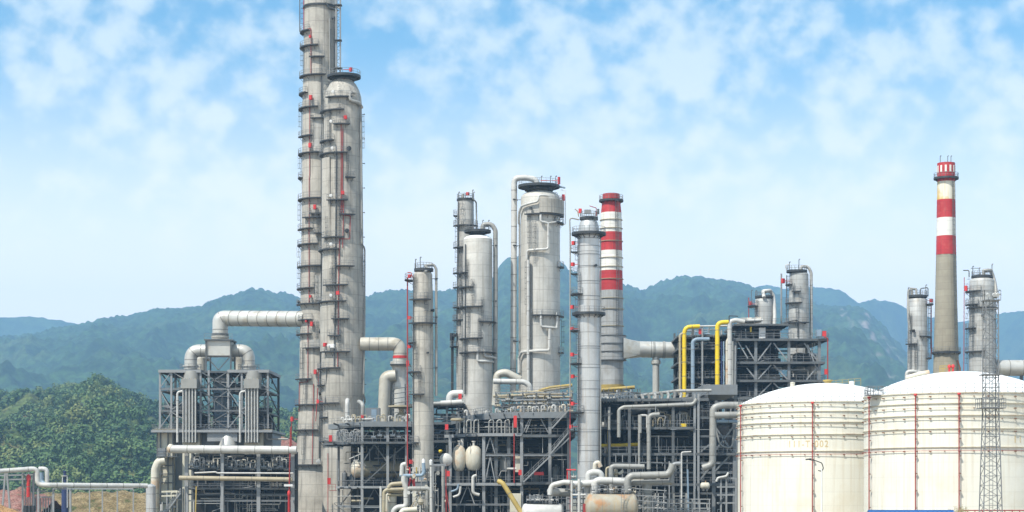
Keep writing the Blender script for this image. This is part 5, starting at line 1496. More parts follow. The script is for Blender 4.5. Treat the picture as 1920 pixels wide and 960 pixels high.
# scaffold-like stand at the tank's foot
for px in (1346, 1356, 1374): MB().bar(V(x(px), 341, 0), V(x(px), 341, Z(896, 341)), .3).build('post', MT['steel_light'], S3)
for py in (897, 913, 928, 943): MB().bar(P(1344, py, 341), P(1378, py, 341), .26).build('rail', MT['steel_light'], S3)
pipe(S3, [P(1343, 903, 340.6), P(1346, 896, 340.6), P(1362, 893, 340.6), P(1366, 886, 340.6)], .2, MT['white_pipe']); brace(S3, P(1346, 946, 340.7), P(1358, 930, 340.7), .14)
drum(S3, P(1322, 911, 343), (1, 0, 0), .62, 1.0, MT['egg'], 'vessel', .6, True, 18)
MB().bar(V(x(1289), 343.5, 0), P(1289, 880, 343.5), .28).build('post', MT['paleblue'], S3)

# --- upper structure with the yellow pipes
Y4 = 412
S4 = thing('process_structure', (X(1417, Y4), Y4, 0), 'tall dark steel structure with two bright yellow pipes on its left face', 'structure')
x = lambda px: X(px, Y4)
z4 = [Z(636, Y4), Z(679, Y4), Z(713, Y4), Z(745, Y4)]
cols = (1379, 1417, 1479, 1536)
frame_columns(S4, [(x(p_), Y4) for p_ in cols], 0, z4[0], .6, MT['fascia']); frame_columns(S4, [(x(p_), 430) for p_ in cols], 0, z4[0], .5)
frame_columns(S4, [(x(p_), Y4+1) for p_ in (1300, 1317, 1344)], 0, Z(612, Y4), .45); frame_columns(S4, [(x(p_), 430) for p_ in (1278, 1317, 1344)], 0, Z(612, Y4), .45)
for k, zz in enumerate(z4):
    deck(S4, [(x(1373), 411), (x(1545 if k else 1552), 411), (x(1545), 431), (x(1373), 431)], zz, .16, .5, MT['steel'], True, 8, (0, 1))
for py in (628, 652, 678, 706, 734): deck(S4, [(x(1272), 414), (x(1373), 411), (x(1373), 431), (x(1272), 431)], Z(py, Y4), .15, .4, MT['steel'], True, 6, (0,))
deck(S4, [(x(1376), 411.4), (x(1478), 411.4), (x(1478), 431), (x(1376), 431)], Z(608, Y4), .15, .4, MT['steel'], True, 6, (0, 1))
for a, b_, p0, p1 in ((1421, 1446, 676, 643), (1476, 1450, 676, 643), (1421, 1446, 711, 684), (1476, 1450, 711, 684), (1421, 1446, 743, 718), (1476, 1450, 743, 718), (1383, 1402, 640, 672), (1398, 1415, 648, 676), (1400, 1416, 690, 710), (1532, 1508, 676, 644), (1514, 1534, 646, 700), (1512, 1530, 712, 690)):
    brace(S4, V(x(a), Y4-.1, Z(p0, Y4)), V(x(b_), Y4-.1, Z(p1, Y4)), .26, MT['steel_light'])
for pts, r_, m_, lab in (([(1283, 745), (1283, 613), (1312, 612)], .44, 'yellow', 'bright yellow pipe'), ([(1345, 745), (1345, 605), (1366, 604)], .48, 'yellow', 'bright yellow pipe'), ([(1275, 740), (1275, 627), (1284, 624)], .28, 'tan_pipe', None),
                         ([(1299, 735), (1299, 640), (1306, 636), (1330, 636)], .42, 'paleblue', None), ([(1368, 745), (1368, 603), (1380, 600), (1396, 604)], .5, 'white_pipe', None), ([(1363, 745), (1363, 640), (1368, 632)], .3, 'egg', None),
                         ([(1373, 745), (1373, 640)], .34, 'grey_pipe', None), ([(1353, 745), (1353, 640)], .16, 'navy', None), ([(1357, 745), (1357, 640)], .14, 'paleblue', None), ([(1317, 730), (1317, 615)], .2, 'steel_light', None), ([(1378, 740), (1379, 648)], .2, 'steel_light', None)):
    pipe(S4, [P(a, b_, 410) for a, b_ in pts], r_, MT[m_], 'pipe', 1.5, 12, lab)
pipe(S4, [P(1290, 612, 411.5), P(1366, 611, 411.5)], .2, MT['white_pipe']); 
for k in range(4): MB().tube(fillet([P(1386+k*9, 611, 413+k*.5), P(1386+k*9, 601, 413+k*.5), P(1400+k*9, 600, 413+k*.5)], 1, 6), .55, 12).build('pipe_elbow', MT['egg' if k % 2 else 'grey_pipe'], S4)
pipe(S4, [P(1400, 601, 412.5), P(1430, 600, 412.5)], .3, MT['white_pipe']); pipe(S4, [P(1367, 606, 409.6), P(1367, 592, 409.6), P(1384, 593, 409.6)], .1, MT['steel_dark'], 'davit', .2)
for z0, z1, n_ in ((z4[1], z4[0], 13), (z4[2], z4[1], 13), (z4[3], z4[2], 8)):
    clutter(S4, rng, x(1382), x(1540), 414, 428, z0+.3, z1-.5, n_, .07, .2, ('grey_pipe', 'dark_pipe', 'dark_pipe', 'steel')); equipment(S4, rng, x(1384), x(1535), 416, 429, z0, z1, 8)
for py in (652, 678, 706, 734):
    clutter(S4, rng, x(1278), x(1370), 415, 428, Z(py, Y4)+.2, Z(py-25, Y4)-.3, 7, .07, .24, ('grey_pipe', 'dark_pipe', 'steel_light', 'white_pipe')); equipment(S4, rng, x(1284), x(1370), 416, 428, Z(py, Y4), Z(py-24, Y4), 4)
clutter(S4, rng, x(1285), x(1370), 413, 426, Z(630, Y4), Z(612, Y4), 12, .08, .2, ('white_pipe', 'grey_pipe', 'paleblue', 'steel_light')); equipment(S4, rng, x(1382), x(1470), 413.5, 428, z4[0], Z(608, Y4), 11)
clutter(S4, rng, x(1380), x(1470), 413, 426, z4[0]+.2, Z(608, Y4), 10, .08, .2, ('steel_light', 'grey_pipe', 'steel'))
shade_backing(S4, x(1278), x(1372), 431.3, 1, Z(632, Y4)); shade_backing(S4, x(1382), x(1478), 431.3, 1, z4[0]-.6)
MB().box((x(1407), 412.6, Z(622, Y4)), (x(1410), 413, Z(612, Y4))).build('gas_bottle', MT['yellow'], S4); MB().box((x(1424), 412.6, Z(634, Y4)), (x(1436), 413.4, Z(614, Y4))).build('control_cabinet', MT['lampw'], S4)
for px, py in ((1312, 623), (1543, 627), (1547, 698)): MB().box((x(px-3.4), 410, Z(py+5, Y4)), (x(px+3.4), 410.6, Z(py-5, Y4))).build('hose_cabinet', MT['red'], S4)
pipe(S4, [P(1545, 632, 410), P(1552, 634, 410), P(1552, 740, 410)], .12, MT['red_pipe']); MB().box((x(1530), 410.4, Z(632, Y4)), (x(1538), 412, Z(619, Y4))).build('platform_shelter', MT['paleblue'], S4)
# cone-bottom bins seen inside its right bay
for px in (1500, 1521): MB().lathe(P(px, 690, 424), [(.3, -3.4), (1.7, -.6), (1.7, 2.6), (1.2, 3.2), (.2, 3.4)], 18).build('hopper', MT['rough_clad'], S4)

# thin service lines
for t_, pa, pb, Yq, ya, yb, levels, n_ in ((S1, 626, 768, Y1, 361.8, 366, (zA-1, zB, zC, 1.0), 22), (S2, 846, 1066, Y2, 351.6, 357, (zs[0]-1, zs[1], zs[2], zs[3], 1.0), 22), (S3, 1132, 1374, Y3, 344.8, 350, (z3[0]-1, z3[2], z3[3], z3[4], 1.0), 24), (S4, 1282, 1538, Y4, 411.4, 416, (Z(612, Y4), z4[0], z4[1], z4[2], z4[3]), 20)):
    for zt, zb_ in zip(levels, levels[1:]): conduits(t_, rng, X(pa, Yq), X(pb, Yq), ya, yb, zb_+.2, zt-.4, n_)

# low rack carrying the pipes on the middle structure's roof
zr0 = zs[0]; xr = lambda px: X(px, 372)
for px in (930, 955, 980, 1005, 1030, 1055, 1072):
    for yq in (368.6, 374): MB().bar(V(xr(px), yq, zr0), V(xr(px), yq, Z(736, 372)), .22).build('post', MT['steel'], S2)
    for py in (738, 751): MB().bar(V(xr(px), 368.4, Z(py, 372)), V(xr(px), 374.2, Z(py, 372)), .2).build('crossbeam', MT['steel'], S2)
for py in (738, 751): MB().bar(V(xr(928), 368.5, Z(py, 372)), V(xr(1074), 368.5, Z(py, 372)), .24).build('crossbeam', MT['steel_light'], S2)
clutter(S2, rng, xr(928), xr(1072), 369, 373.6, zr0+.6, Z(733, 372), 34, .07, .2, ('tan_pipe', 'grey_pipe', 'steel', 'tan_pipe', 'dark_pipe', 'white_pipe'), .25, 'roof_pipe')
for k in range(16): valve(S2, V(xr(rng.uniform(930, 1070)), rng.uniform(368, 369.5), rng.uniform(zr0+.8, Z(742, 372))), MT[rng.choice(['steel_light', 'grey_pipe', 'tan_pipe'])], rng.uniform(.8, 1.5))
rail_on(S2, [V(xr(928), 368.3, Z(738, 372)), V(xr(1074), 368.3, Z(738, 372))], 1.1, spacing=1.1)
# the same kind of clutter above the right-hand structure, by the chimney's foot
clutter(S3, rng, X(1130, 360), X(1200, 360), 356, 366, z3[0]-.6, Z(731, 360), 18, .07, .18, ('tan_pipe', 'grey_pipe', 'steel', 'dark_pipe', 'white_pipe'), .3, 'roof_pipe')
for k in range(8): MB().bar(V(X(1132+k*9, 362), 361, z3[0]-.9), P(1132+k*9, 729, 361), .18).build('post', MT['steel'], S3)

# ---------------------------------------------------------------- furnace block at the left
Y0 = 400
FB = thing('cracking_furnace', (X(410, Y0), Y0, 0), 'lattice-framed cracking furnace with two tube bundles and silver elbows on its roof', 'furnace')
x = lambda px: X(px, Y0)
z0 = [Z(700, Y0), Z(735, Y0), Z(775, Y0), Z(809, Y0)]
cf = (310, 331, 385, 400, 436, 461, 509)
frame_columns(FB, [(x(p_), 394) for p_ in cf], z0[3], z0[0], .4, MT['steel_light']); frame_columns(FB, [(x(p_), 412) for p_ in (310, 345, 385, 436, 461, 509)], z0[3], z0[0], .45)
for zz in z0[1:]:
    for a, b_ in zip(cf, cf[1:]): beam(FB, V(x(a), 394, zz), V(x(b_), 394, zz), .25, .3, MT['steel_light'])
    for a, b_ in ((300 if zz == z0[3] else 310, 385), (436, 509)): deck(FB, [(x(a), 395), (x(b_), 395), (x(b_), 412), (x(a), 412)], zz-.3, .14, .3, MT['steel'], zz != z0[3], 4, (0,))
deck(FB, [(x(308), 393.5), (x(386), 393.5), (x(386), 413), (x(308), 413)], z0[0], .2, .6, MT['steel_light'], False, 6); deck(FB, [(x(436), 393.5), (x(512), 393.5), (x(512), 413), (x(436), 413)], z0[0], .2, .6, MT['steel_light'], False, 6)
deck(FB, [(x(386.5), 396), (x(435.5), 396), (x(435.5), 412), (x(386.5), 412)], z0[0]-.1, .2, .4, MT['steel'], False, 5)
deck(FB, [(x(298), 391.5), (x(520), 391.5), (x(520), 413.5), (x(298), 413.5)], z0[3]-.3, .2, .5, MT['steel_light'], True, 10, (0, 3))
for i in range(3):
    for a, b_ in ((310, 331), (331, 385), (385, 436), (436, 461), (461, 509)):
        p0 = V(x(a), 393.8, z0[i]-.3); p1 = V(x(b_), 393.8, z0[i+1]+.2); q0 = V(x(b_), 393.8, z0[i]-.3); q1 = V(x(a), 393.8, z0[i+1]+.2)
        if a == 385: brace(FB, p0, p1, .22); brace(FB, q0, q1, .22)
        elif (i + a) % 2: brace(FB, p0, p1, .16, MT['steel_light'])
        else: brace(FB, q0, q1, .16, MT['steel_light'])
for px in (310, 385, 436, 509):
    for i in range(3): brace(FB, V(x(px), 394, z0[i]-.3), V(x(px), 412, z0[i+1]+.2), .2)
MB().tube([V(x(413), 404, z0[3]), V(x(413), 404, z0[0])], 1.9, 18).build('riser_duct', MT['paleblue'], FB)
# convection bundles: each a sheaf of vertical tubes under a header box
for pa, pb in ((355, 381), (470, 495)):
    MB().box((x(pa-2), 391, Z(735, Y0)), (x(pb+1), 395, Z(718, Y0))).build('header_box', MT['grey_pipe'], FB)
    for k in range(9):
        px = pa + 1.5 + (pb-pa-3)*k/8; yq = 391.4 + .5*(k % 2)
        MB().tube([V(x(px), yq, Z(834, Y0)), V(x(px), yq, Z(735, Y0))], .12, 8).build('tube', MT['white_pipe'], FB)
    MB().box((x(pa), 392.4, Z(834, Y0)), (x(pb), 392.8, Z(735, Y0))).build('tube_backing', MT['black'], FB)  # plain black sheet behind the tubes, filling the gaps between them
    for k in range(7): MB().lathe(V(x(pa+2+(pb-pa-4)*k/6), 391.3, Z(724, Y0)), [(.17, -.6), (.17, .6), (.1, .8)], 8).build('burner_can', MT['steel_light' if k % 2 else 'tan_pipe'], FB)
    MB().lathe(V(x((pa+pb)/2), 394.5, Z(718, Y0)), [(1.7, 0), (1.7, .6), (1.5, 1.8)], 20).build('transfer_hood', MT['grey_pipe'], FB)
    pipe(FB, [V(x(pa-9), 391.5, Z(834, Y0)), V(x(pa-9), 391.5, Z(742, Y0)), V(x(pa+1), 391.5, Z(740, Y0))], .24, MT['white_pipe'])
# crossover on the roof
MB().box((x(392), 397, Z(671, Y0)), (x(436), 402.5, Z(644, Y0))).build('collector_box', MT['duct'], FB)
o = MB().box((x(388), 396.4, Z(643.6, Y0)), (x(440), 403, Z(641, Y0))).build('box_platform', MT['steel'], FB); rail_on(o, [V(x(388), 396.4, Z(641, Y0)), V(x(440), 396.4, Z(641, Y0))])
for px in (391, 437): frame_columns(FB, [(x(px), 396.8), (x(px), 402.6)], z0[0], Z(642, Y0), .3)
for a, b_ in ((391, 414), (437, 414)): brace(FB, V(x(a), 396.7, Z(672, Y0)), V(x(b_), 396.7, z0[0]+.2), .2)
for k in range(6): brace(FB, V(x(402), 396.7, z0[0]-k*2.6), V(x(426), 396.7, z0[0]-k*2.6-2), .16)
ringed_pipe(FB, [P(393, 660, 400), P(358, 660, 400), P(357.5, 697, 400)], S(11.8, 400), MT['duct'], S(27, 400), 'elbow_duct', 18, 1.7, 9)
ringed_pipe(FB, [P(434, 660, 400), P(466, 660, 400), P(466.5, 697, 400)], S(11.8, 400), MT['duct'], S(27, 400), 'elbow_duct', 18, 1.7, 9)
MB().tube(fillet([P(392, 671, 408), P(378, 672, 408), P(377, 700, 408)], 1.2, 6), S(9, 408), 14).build('elbow_duct', MT['duct_tan'], FB)
MB().tube(fillet([P(434, 671, 408), P(448, 672, 408), P(449, 700, 408)], 1.2, 6), S(9, 408), 14).build('elbow_duct', MT['duct_tan'], FB)
for px in (357.5, 466.5):
    MB().lathe(V(x(px), 400, z0[0]), [(S(13, 400), 0), (S(13, 400), 1.0), (S(15, 400), 1.05), (S(15, 400), 1.35)], 20).build('collar', MT['duct'], FB)
    o = MB().arc_slab(V(x(px), 400, 0), S(12, 400), S(21, 400), 0, 6.2832, z0[0]+.3, z0[0]+.45, 20).build('landing', MT['steel'], FB)
    rail_on(o, [V(x(px)+S(20, 400)*math.sin(k*.42), 400-S(20, 400)*math.cos(k*.42), z0[0]+.45) for k in range(15)], closed=True, spacing=9)
MB().lathe(V(x(413), 400, Z(641, Y0)), [(S(15, 400), 0), (S(15, 400), .5), (S(17, 400), .55), (S(17, 400), .9), (S(14.5, 400), .95), (S(14.5, 400), 1.8)], 20).build('collar', MT['duct_tan'], FB)
for z0_, z1_, n_ in ((z0[1], z0[0], 9), (z0[2], z0[1], 9), (z0[3], z0[2], 11)):
    for a, b_ in ((312, 384), (386, 435), (438, 508)):
        clutter(FB, rng, x(a), x(b_), 396, 410, z0_+.2, z1_-.6, n_//2, .07, .2, ('grey_pipe', 'dark_pipe', 'steel', 'steel_light', 'dark_pipe'))
        equipment(FB, rng, x(a), x(b_), 398, 410, z0_-.3, z1_, 3)
shade_backing(FB, x(345), x(378), 411.4, z0[3], z0[2], 'steel_dark'); shade_backing(FB, x(470), x(500), 411.4, z0[3], z0[2], 'steel_dark')
for i_ in range(3):
    for a, b_ in ((310, 331), (331, 385), (385, 436), (436, 461), (461, 509)):
        brace(FB, V(x(a), 412, z0[i_]-.3), V(x(b_), 412, z0[i_+1]+.2), .18, MT['steel_light']); brace(FB, V(x(b_), 403, z0[i_]-.3), V(x(a), 403, z0[i_+1]+.2), .16)
    for a, b_ in ((312, 352), (384, 468), (496, 508)): conduits(FB, rng, x(a), x(b_), 393.6, 398, z0[i_+1]+.2, z0[i_]-.3, 11)
# radiant box below and its flue leg on the left
MB().box((x(306), 396, 0), (x(515), 411, z0[3]-.7)).build('firebox', MT['fascia'], FB)
for pa, pb in ((306, 335), (352, 384), (466, 500)): MB().box((x(pa), 393.5, 0), (x(pb), 395.9, z0[3]-.6)).build('casing_panel', MT['plastic_cream'], FB)
for px in (306, 312, 326, 335): MB().bar(V(x(px), 393.2, 0), V(x(px), 393.2, z0[3]-.5), .22).build('stiffener', MT['steel'], FB)
for py in (876, 892, 908, 930, 946): MB().bar(V(x(304), 393.2, Z(py, Y0)), V(x(337), 393.2, Z(py, Y0)), .2).build('stiffener', MT['steel'], FB)
MB().box((x(299), 392.4, Z(814, Y0)), (x(345), 396, Z(810, Y0))).build('lintel', MT['tan_pipe'], FB); MB().box((x(500), 392.4, Z(814, Y0)), (x(518), 396, Z(810, Y0))).build('lintel', MT['tan_pipe'], FB)
zz = Z(858, 391); o = MB().box((X(296, 391), 390.2, zz-.14), (X(332, 391), 393.4, zz)).build('landing', MT['steel'], FB); rail_on(o, [V(X(296, 391), 390.2, zz), V(X(332, 391), 390.2, zz)])
MB().box((X(297, 391), 390.3, zz), (X(311, 391), 392, zz+1.6)).build('control_cabinet', MT['fascia'], FB)
pipe(FB, [P(310, 866, 391), P(297, 868, 391), P(291, 884, 391), P(289, 1000, 391)], .85, MT['egg'], 'pipe', 2.2, 14)
MB().lathe(V(x(437), 393, Z(834, Y0)), [(1.9, -.6), (1.6, .6), (.9, 1.9), (.5, 2.6)], 18).build('transfer_hood', MT['duct'], FB)
MB().box((x(400), 392, Z(832, Y0)), (x(455), 393, Z(812, Y0))).build('casing_panel', MT['steel_light'], FB)
pipe(FB, [P(540, 826, 394), P(500, 826, 394), P(500, 815, 394)], .2, MT['grey_pipe'])

# the furnace stands well behind its pipe rack
FB.location = (X(410, 420), 420, 0); FB.scale = (1.05, 1.05, 1.05)
# pipe rack in front of the furnace
YR = 388
PR = thing('pipe_rack', (X(450, YR), YR, 0), 'grey pipe rack before the furnace with a fat pale pipe along its top', 'rack')
x = lambda px: X(px, YR)
frame_columns(PR, [(x(p_), YR) for p_ in (350, 417, 485, 549)], 0, Z(846, YR), .75, MT['steel_light']); frame_columns(PR, [(x(p_), 395.2) for p_ in (350, 417, 485, 549)], 0, Z(846, YR), .5)
MB().bar(V(x(418), 386.8, 0), P(418, 822, 386.8), .5).build('column', MT['steel_light'], PR)
ringed_pipe(PR, [P(320, 842, 386), P(556, 844, 386)], S(7.6, 386), MT['white_pipe'], 1, 'header_pipe', 16, 3.4)
MB().tube([P(317, 840, 386.2), P(322, 842, 386)], S(8.4, 386), 14).build('end_cap', MT['egg'], PR)
pipe(PR, [P(336, 896, 386.2), P(548, 899, 386.2)], S(4.2, 386), MT['tan_pipe'], 'pipe', 1, 12); pipe(PR, [P(365, 887, 386.6), P(404, 885, 386.6), P(408, 887, 386.6), P(551, 887.5, 386.6)], .18, MT['white_pipe'], 'pipe', .4)
for py in (847, 878, 916, 927, 939): 
    for a, b_ in ((350, 417), (417, 485), (485, 549)): beam(PR, V(x(a), YR, Z(py, YR)), V(x(b_), YR, Z(py, YR)), .3, .3, MT['steel_light'] if py in (847, 939) else MT['steel'])
deck(PR, [(x(350), 388.6), (x(549), 388.6), (x(549), 395), (x(350), 395)], Z(879, YR), .12, .2, MT['steel'], False, 12); deck(PR, [(x(350), 388.6), (x(549), 388.6), (x(549), 395), (x(350), 395)], Z(846, YR), .12, .3, MT['steel'], False, 12)
deck(PR, [(x(350), 388.6), (x(549), 388.6), (x(549), 395), (x(350), 395)], Z(917, YR), .12, .2, MT['steel'], True, 12, (0,))
for k in range(22):
    px = 356 + k*8.6; gooseneck(PR, V(x(px), 388.4+rng.uniform(0, 1.2), Z(878, YR)), rng.uniform(1.3, 2.5), rng.uniform(.1, .17), MT[rng.choice(['white_pipe', 'white_pipe', 'steel_light', 'egg'])], rng.choice((-1, 1)))
for k in range(18): valve(PR, V(x(358+k*10.5), 388.2, Z(872+4*(k % 3), YR)), MT[rng.choice(['steel_light', 'white_pipe', 'grey_pipe'])], rng.uniform(1, 1.8))
clutter(PR, rng, x(352), x(546), 389, 394, Z(877, YR), Z(850, YR), 22, .06, .16, ('dark_pipe', 'steel_light', 'grey_pipe', 'white_pipe')); clutter(PR, rng, x(352), x(546), 389, 394.5, Z(915, YR), Z(890, YR), 20, .06, .16, ('dark_pipe', 'steel', 'paleblue', 'steel_light'))
clutter(PR, rng, x(352), x(546), 389, 394.5, .5, Z(918, YR), 24, .06, .15, ('dark_pipe', 'steel', 'steel_light', 'white_pipe', 'steel'), .5); equipment(PR, rng, x(356), x(540), 390, 394, Z(917, YR), Z(890, YR), 9)
shade_backing(PR, x(352), x(546), 395.5, 0, Z(850, YR)); MB().bar(V(x(368), 386.6, 0), P(368, 912, 386.6), .24).build('post', MT['ochre'], PR)
for px in (510, 517, 524): MB().box((x(px-2.6), 389.4, Z(912, YR)), (x(px+2.6), 389.6, Z(905, YR))).build('lamp_panel', MT['egg'], PR)
pipe(PR, [P(545, 800, 385.6), P(543, 880, 385.6), P(541, 1000, 385.6)], .13, MT['red_pipe'], 'fire_water_pipe')
MB().lathe(P(542, 960, 385.4), [(.26, -2), (.26, 3.2), (.34, 3.3), (.34, 4.0), (.2, 4.3)], 10).build('hydrant', MT['red'], PR); MB().box((X(533, 385.6), 385.2, Z(912, 385.6)), (X(549, 385.6), 385.9, Z(908, 385.6))).build('lamp_panel', MT['lampw'], PR)
stair(PR, V(x(300), 387, 0.2), V(x(340), 387, Z(925, YR)), .8); clutter(PR, rng, x(296), x(345), 386.5, 389, .5, Z(916, YR), 14, .08, .2, ('egg', 'steel_light', 'white_pipe', 'steel'), .6)
for py in (922, 930): MB().bar(P(303, py, 387), P(333, py-1, 387), .35).build('cable_tray', MT['plastic_cream'], PR)

# long flue from the furnace to the tallest column
LF = thing('flue_duct', (X(490, Y0), Y0, Z(597, Y0)), 'long ringed silver duct arching from the furnace roof to the tallest column', 'duct')
ringed_pipe(LF, [P(413, 640, 400), P(413, 597, 400), P(430, 597, 400), P(574, 598, 391)], S(14.6, 400), MT['duct'], S(26, 400), 'duct', 22, 2.4, 10)
MB().lathe(P(413, 628, 400), [(S(16, 400), -.3), (S(16, 400), .3)], 20).build('flange', MT['steel'], LF); MB().lathe(P(413, 634, 400), [(S(16, 400), -.2), (S(16, 400), .2)], 20).build('flange', MT['duct_tan'], LF)

LF.location = (X(490, 420), 420, Z(597, 420)); LF.scale = (1.05, 1.05, 1.05)
for (pa, pb) in ((Z(917, YR), Z(880, YR)), (.5, Z(918, YR)), (Z(879, YR), Z(848, YR))): conduits(PR, rng, X(354, YR), X(546, YR), 387.6, 390, pa+.1, pb-.2, 24)
tag(MB().lathe(V(X(283, 384), 384, 0), [(1.0, 0), (1.0, Z(912, 384)), (.7, Z(909, 384)), (.1, Z(907, 384))], 18).build('silo', MT['silver_clad'], at=V(X(283, 384), 384, 0)), 'small pale grey silo beside the furnace where the white pipeline ends', 'silo')

# ---------------------------------------------------------------- white pipeline and its trestle
YP = 336
PL = thing('pipeline', (X(140, YP), YP, 0), 'fat white pipeline stepping down in a loop at the lower left', 'pipeline')
pipe(PL, [P(-60, 893, 330), P(0, 883.5, 334), P(70, 878.5, YP), P(70, 909, YP), P(90, 909.5, YP), P(276, 911, 345)], S(4.6, YP), MT['white_pipe'], 'pipe', .9, 14)
pipe(PL, [P(73, 879, 340), P(88, 879, 340), P(88.5, 908, 340)], S(4.2, 340), MT['white_pipe'], 'pipe', 1.0, 12); pipe(PL, [P(78, 886, 342), P(78, 905, 342), P(90, 909, 341)], S(4, 340), MT['paleblue'], 'pipe', .8, 12)
pipe(PL, [P(262, 908, 344.3), P(268, 915, 344)], .16, MT['steel'], 'drain')
PT = thing('pipe_trestle', (X(140, 337), 337, 0), 'row of slim pale blue steel trestles under the white pipeline', 'trestle')
for px, top in ((42, 886), (63, 886), (72, 916), (100, 916), (132, 916), (168, 916), (192, 917), (220, 917), (250, 918)):
    for yy in (336.6, 340.0): MB().bar(V(X(px, yy), yy, 0), P(px, top, yy), .34 if px in (100, 132, 72) else .2).build('post', MT['steel_light'], PT)
    MB().bar(P(px, top+1, 336), P(px, top+1, 341), .2).build('crosshead', MT['steel_light'], PT)
for a, b_ in (((10, 887), (4, 960)), ((13, 887), (19, 960)), ((-30, 890), (-36, 960)), ((-27, 890), (-21, 960))): MB().bar(P(*a, 336.4), P(*b_, 336.4), .3).build('post', MT['steel_light'], PT)
for a, b_, py in ((-60, 63, 898), (-60, 63, 890), (66, 100, 932), (100, 250, 916.5), (66, 86, 921)): MB().bar(P(a, py+(3 if a < 0 else 0), 337.5), P(b_, py, 337.5), .24).build('rail', MT['steel_light'], PT)
for k in range(7): MB().bar(P(66+k*5, 934, 338), P(66+k*5, 965, 338), .16).build('post', MT['steel_light'], PT)
for k in range(9): pipe(PT, [P(44+k*3.4, 886+(k % 3)*3, 338+k*.3), P(44+k*3.4, 960, 338+k*.3)], .08, MT['steel_light' if k % 2 else 'grey_pipe'], 'pipe')
pipe(PT, [P(53, 932, 336), P(53, 893, 336), P(55, 890, 336)], .3, MT['red'], 'fire_water_pipe', .2); MB().lathe(P(53.5, 897, 336), [(.32, -.4), (.42, .2), (.15, .7)], 10).build('hydrant', MT['red'], PT)
for k in range(3): MB().box((X(47+k*7, 337), 336.2, 0), (X(52+k*7, 337), 337, Z(948, 337))).build('pump_box', MT['steel_dark'], PT)

VS = thing('vent_stack', (X(121.5, 400), 400, 0), 'dark blue vent pipe with a small white ladder landing behind the pipeline', 'stack')
MB().tube([V(X(121.5, 400), 400, 0), P(121.5, 888, 400)], .3, 14).build('pipe', MT['navy'], VS)
MB().lathe(P(121.5, 888, 400), [(.3, 0), (.36, .1), (.36, .5), (.1, .6)], 14).build('cowl', MT['navy'], VS)
MB().lathe(V(X(122, 400), 400, 0), [(.75, 0), (.75, Z(916, 400)), (.3, Z(914, 400))], 14).build('base_drum', MT['navy'], VS)
for px in (117, 126): MB().bar(V(X(px, 399.5), 399.5, 3), P(px, 892, 399.5), .1).build('ladder_rail', MT['lampw'], VS)
MB().box((X(116, 400), 399.3, Z(892, 400)-.08), (X(127, 400), 400.6, Z(892, 400))).build('landing', MT['lampw'], VS)

# transmission towers on the wooded hill
def pylon(label, px, Y, base_py, top_py, w):
    t = thing('pylon', P(px, base_py, Y), label, 'pylon')
    zb, zt = Z(base_py, Y)-2, Z(top_py, Y); h = zt-zb; xm, w = X(px, Y), S(w, Y)
    hw = lambda f: w*(.5-.40*min(1, f/.62)) if f < .62 else w*.10
    cs = [(-1,-1), (1,-1), (1,1), (-1,1)]
    for sx, sy in cs: MB().bar(V(xm+sx*hw(0), Y+sy*hw(0), zb), V(xm+sx*hw(.62), Y+sy*hw(.62), zb+h*.62), .34).bar(V(xm+sx*hw(.62), Y+sy*hw(.62), zb+h*.62), V(xm+sx*hw(1)*.6, Y+sy*hw(1)*.6, zt), .28).build('leg', MT['galv'], t)
    n = 9; b = MB()
    for k in range(n):
        f0, f1 = k/n, (k+1)/n
        for i in range(4):
            (ax, ay), (bx, by) = cs[i], cs[(i+1) % 4]
            b.bar(V(xm+ax*hw(f0), Y+ay*hw(f0), zb+h*f0), V(xm+bx*hw(f1), Y+by*hw(f1), zb+h*f1), .16); b.bar(V(xm+bx*hw(f0), Y+by*hw(f0), zb+h*f0), V(xm+ax*hw(f1), Y+ay*hw(f1), zb+h*f1), .16)
    b.build('lacing', MT['galv'], t)
    for f in (.70, .82, .94):
        L = w*(.62 if f < .9 else .45); c = V(xm, Y, zb+h*f); o = MB().bar(c-V(L,0,0), c+V(L,0,0), .26).bar(c-V(L,0,0), c+V(-.3,0,h*.045), .18).bar(c+V(L,0,0), c+V(.3,0,h*.045), .18).build('crossarm', MT['galv'], t)
        b = MB()
        for s_ in (-1, 1): b.bar(c+V(s_*L,0,0), c+V(s_*L,0,-1.3), .16)
        b.build('insulator', MT['lampw'], o)
pylon('tallest pale lattice pylon on the wooded hill, left of two others', 154, 1300, 840, 757, 20)
pylon('middle lattice pylon on the wooded hill, close to the right of the tallest', 190, 1260, 842, 786, 15)
pylon('smallest lattice pylon on the hill, just left of the furnace', 259, 1080, 892, 842, 11)

# ---------------------------------------------------------------- pipework and drums along the lower edge
rng = random.Random(5)
YF = 338
M1 = thing('pipe_manifold', (X(770, YF), YF, 0), 'white pipe manifold with looping headers below the slim column with the red-framed ladder', 'manifold')
def run(t, pts, r, m, Y=YF, bend=None, name='pipe'): return pipe(t, [P(a, b_, Y) for a, b_ in pts], r, MT[m], name, bend or r*2.4, 12)
run(M1, [(761, 870), (754, 871), (753, 891)], .38, 'white_pipe', bend=.8); run(M1, [(749, 892), (791, 891.5), (795, 886), (794, 868)], .32, 'paleblue', bend=.6)
MB().lathe(P(794, 868, YF), [(.24, -.6), (.3, -.2), (.3, .5), (.1, .75)], 12).build('valve_cap', MT['lampw'], M1); MB().lathe(P(808, 869, YF+.4), [(.24, -.3), (.3, 0), (.3, .5), (.1, .7)], 12).build('valve_cap', MT['lampw'], M1)
run(M1, [(757, 892), (757, 905), (761, 915), (762, 950), (745, 951), (738, 957), (736, 990)], .48, 'white_pipe', bend=1.3); run(M1, [(728, 915), (733, 908), (757, 906)], .36, 'tan_pipe', bend=.8)
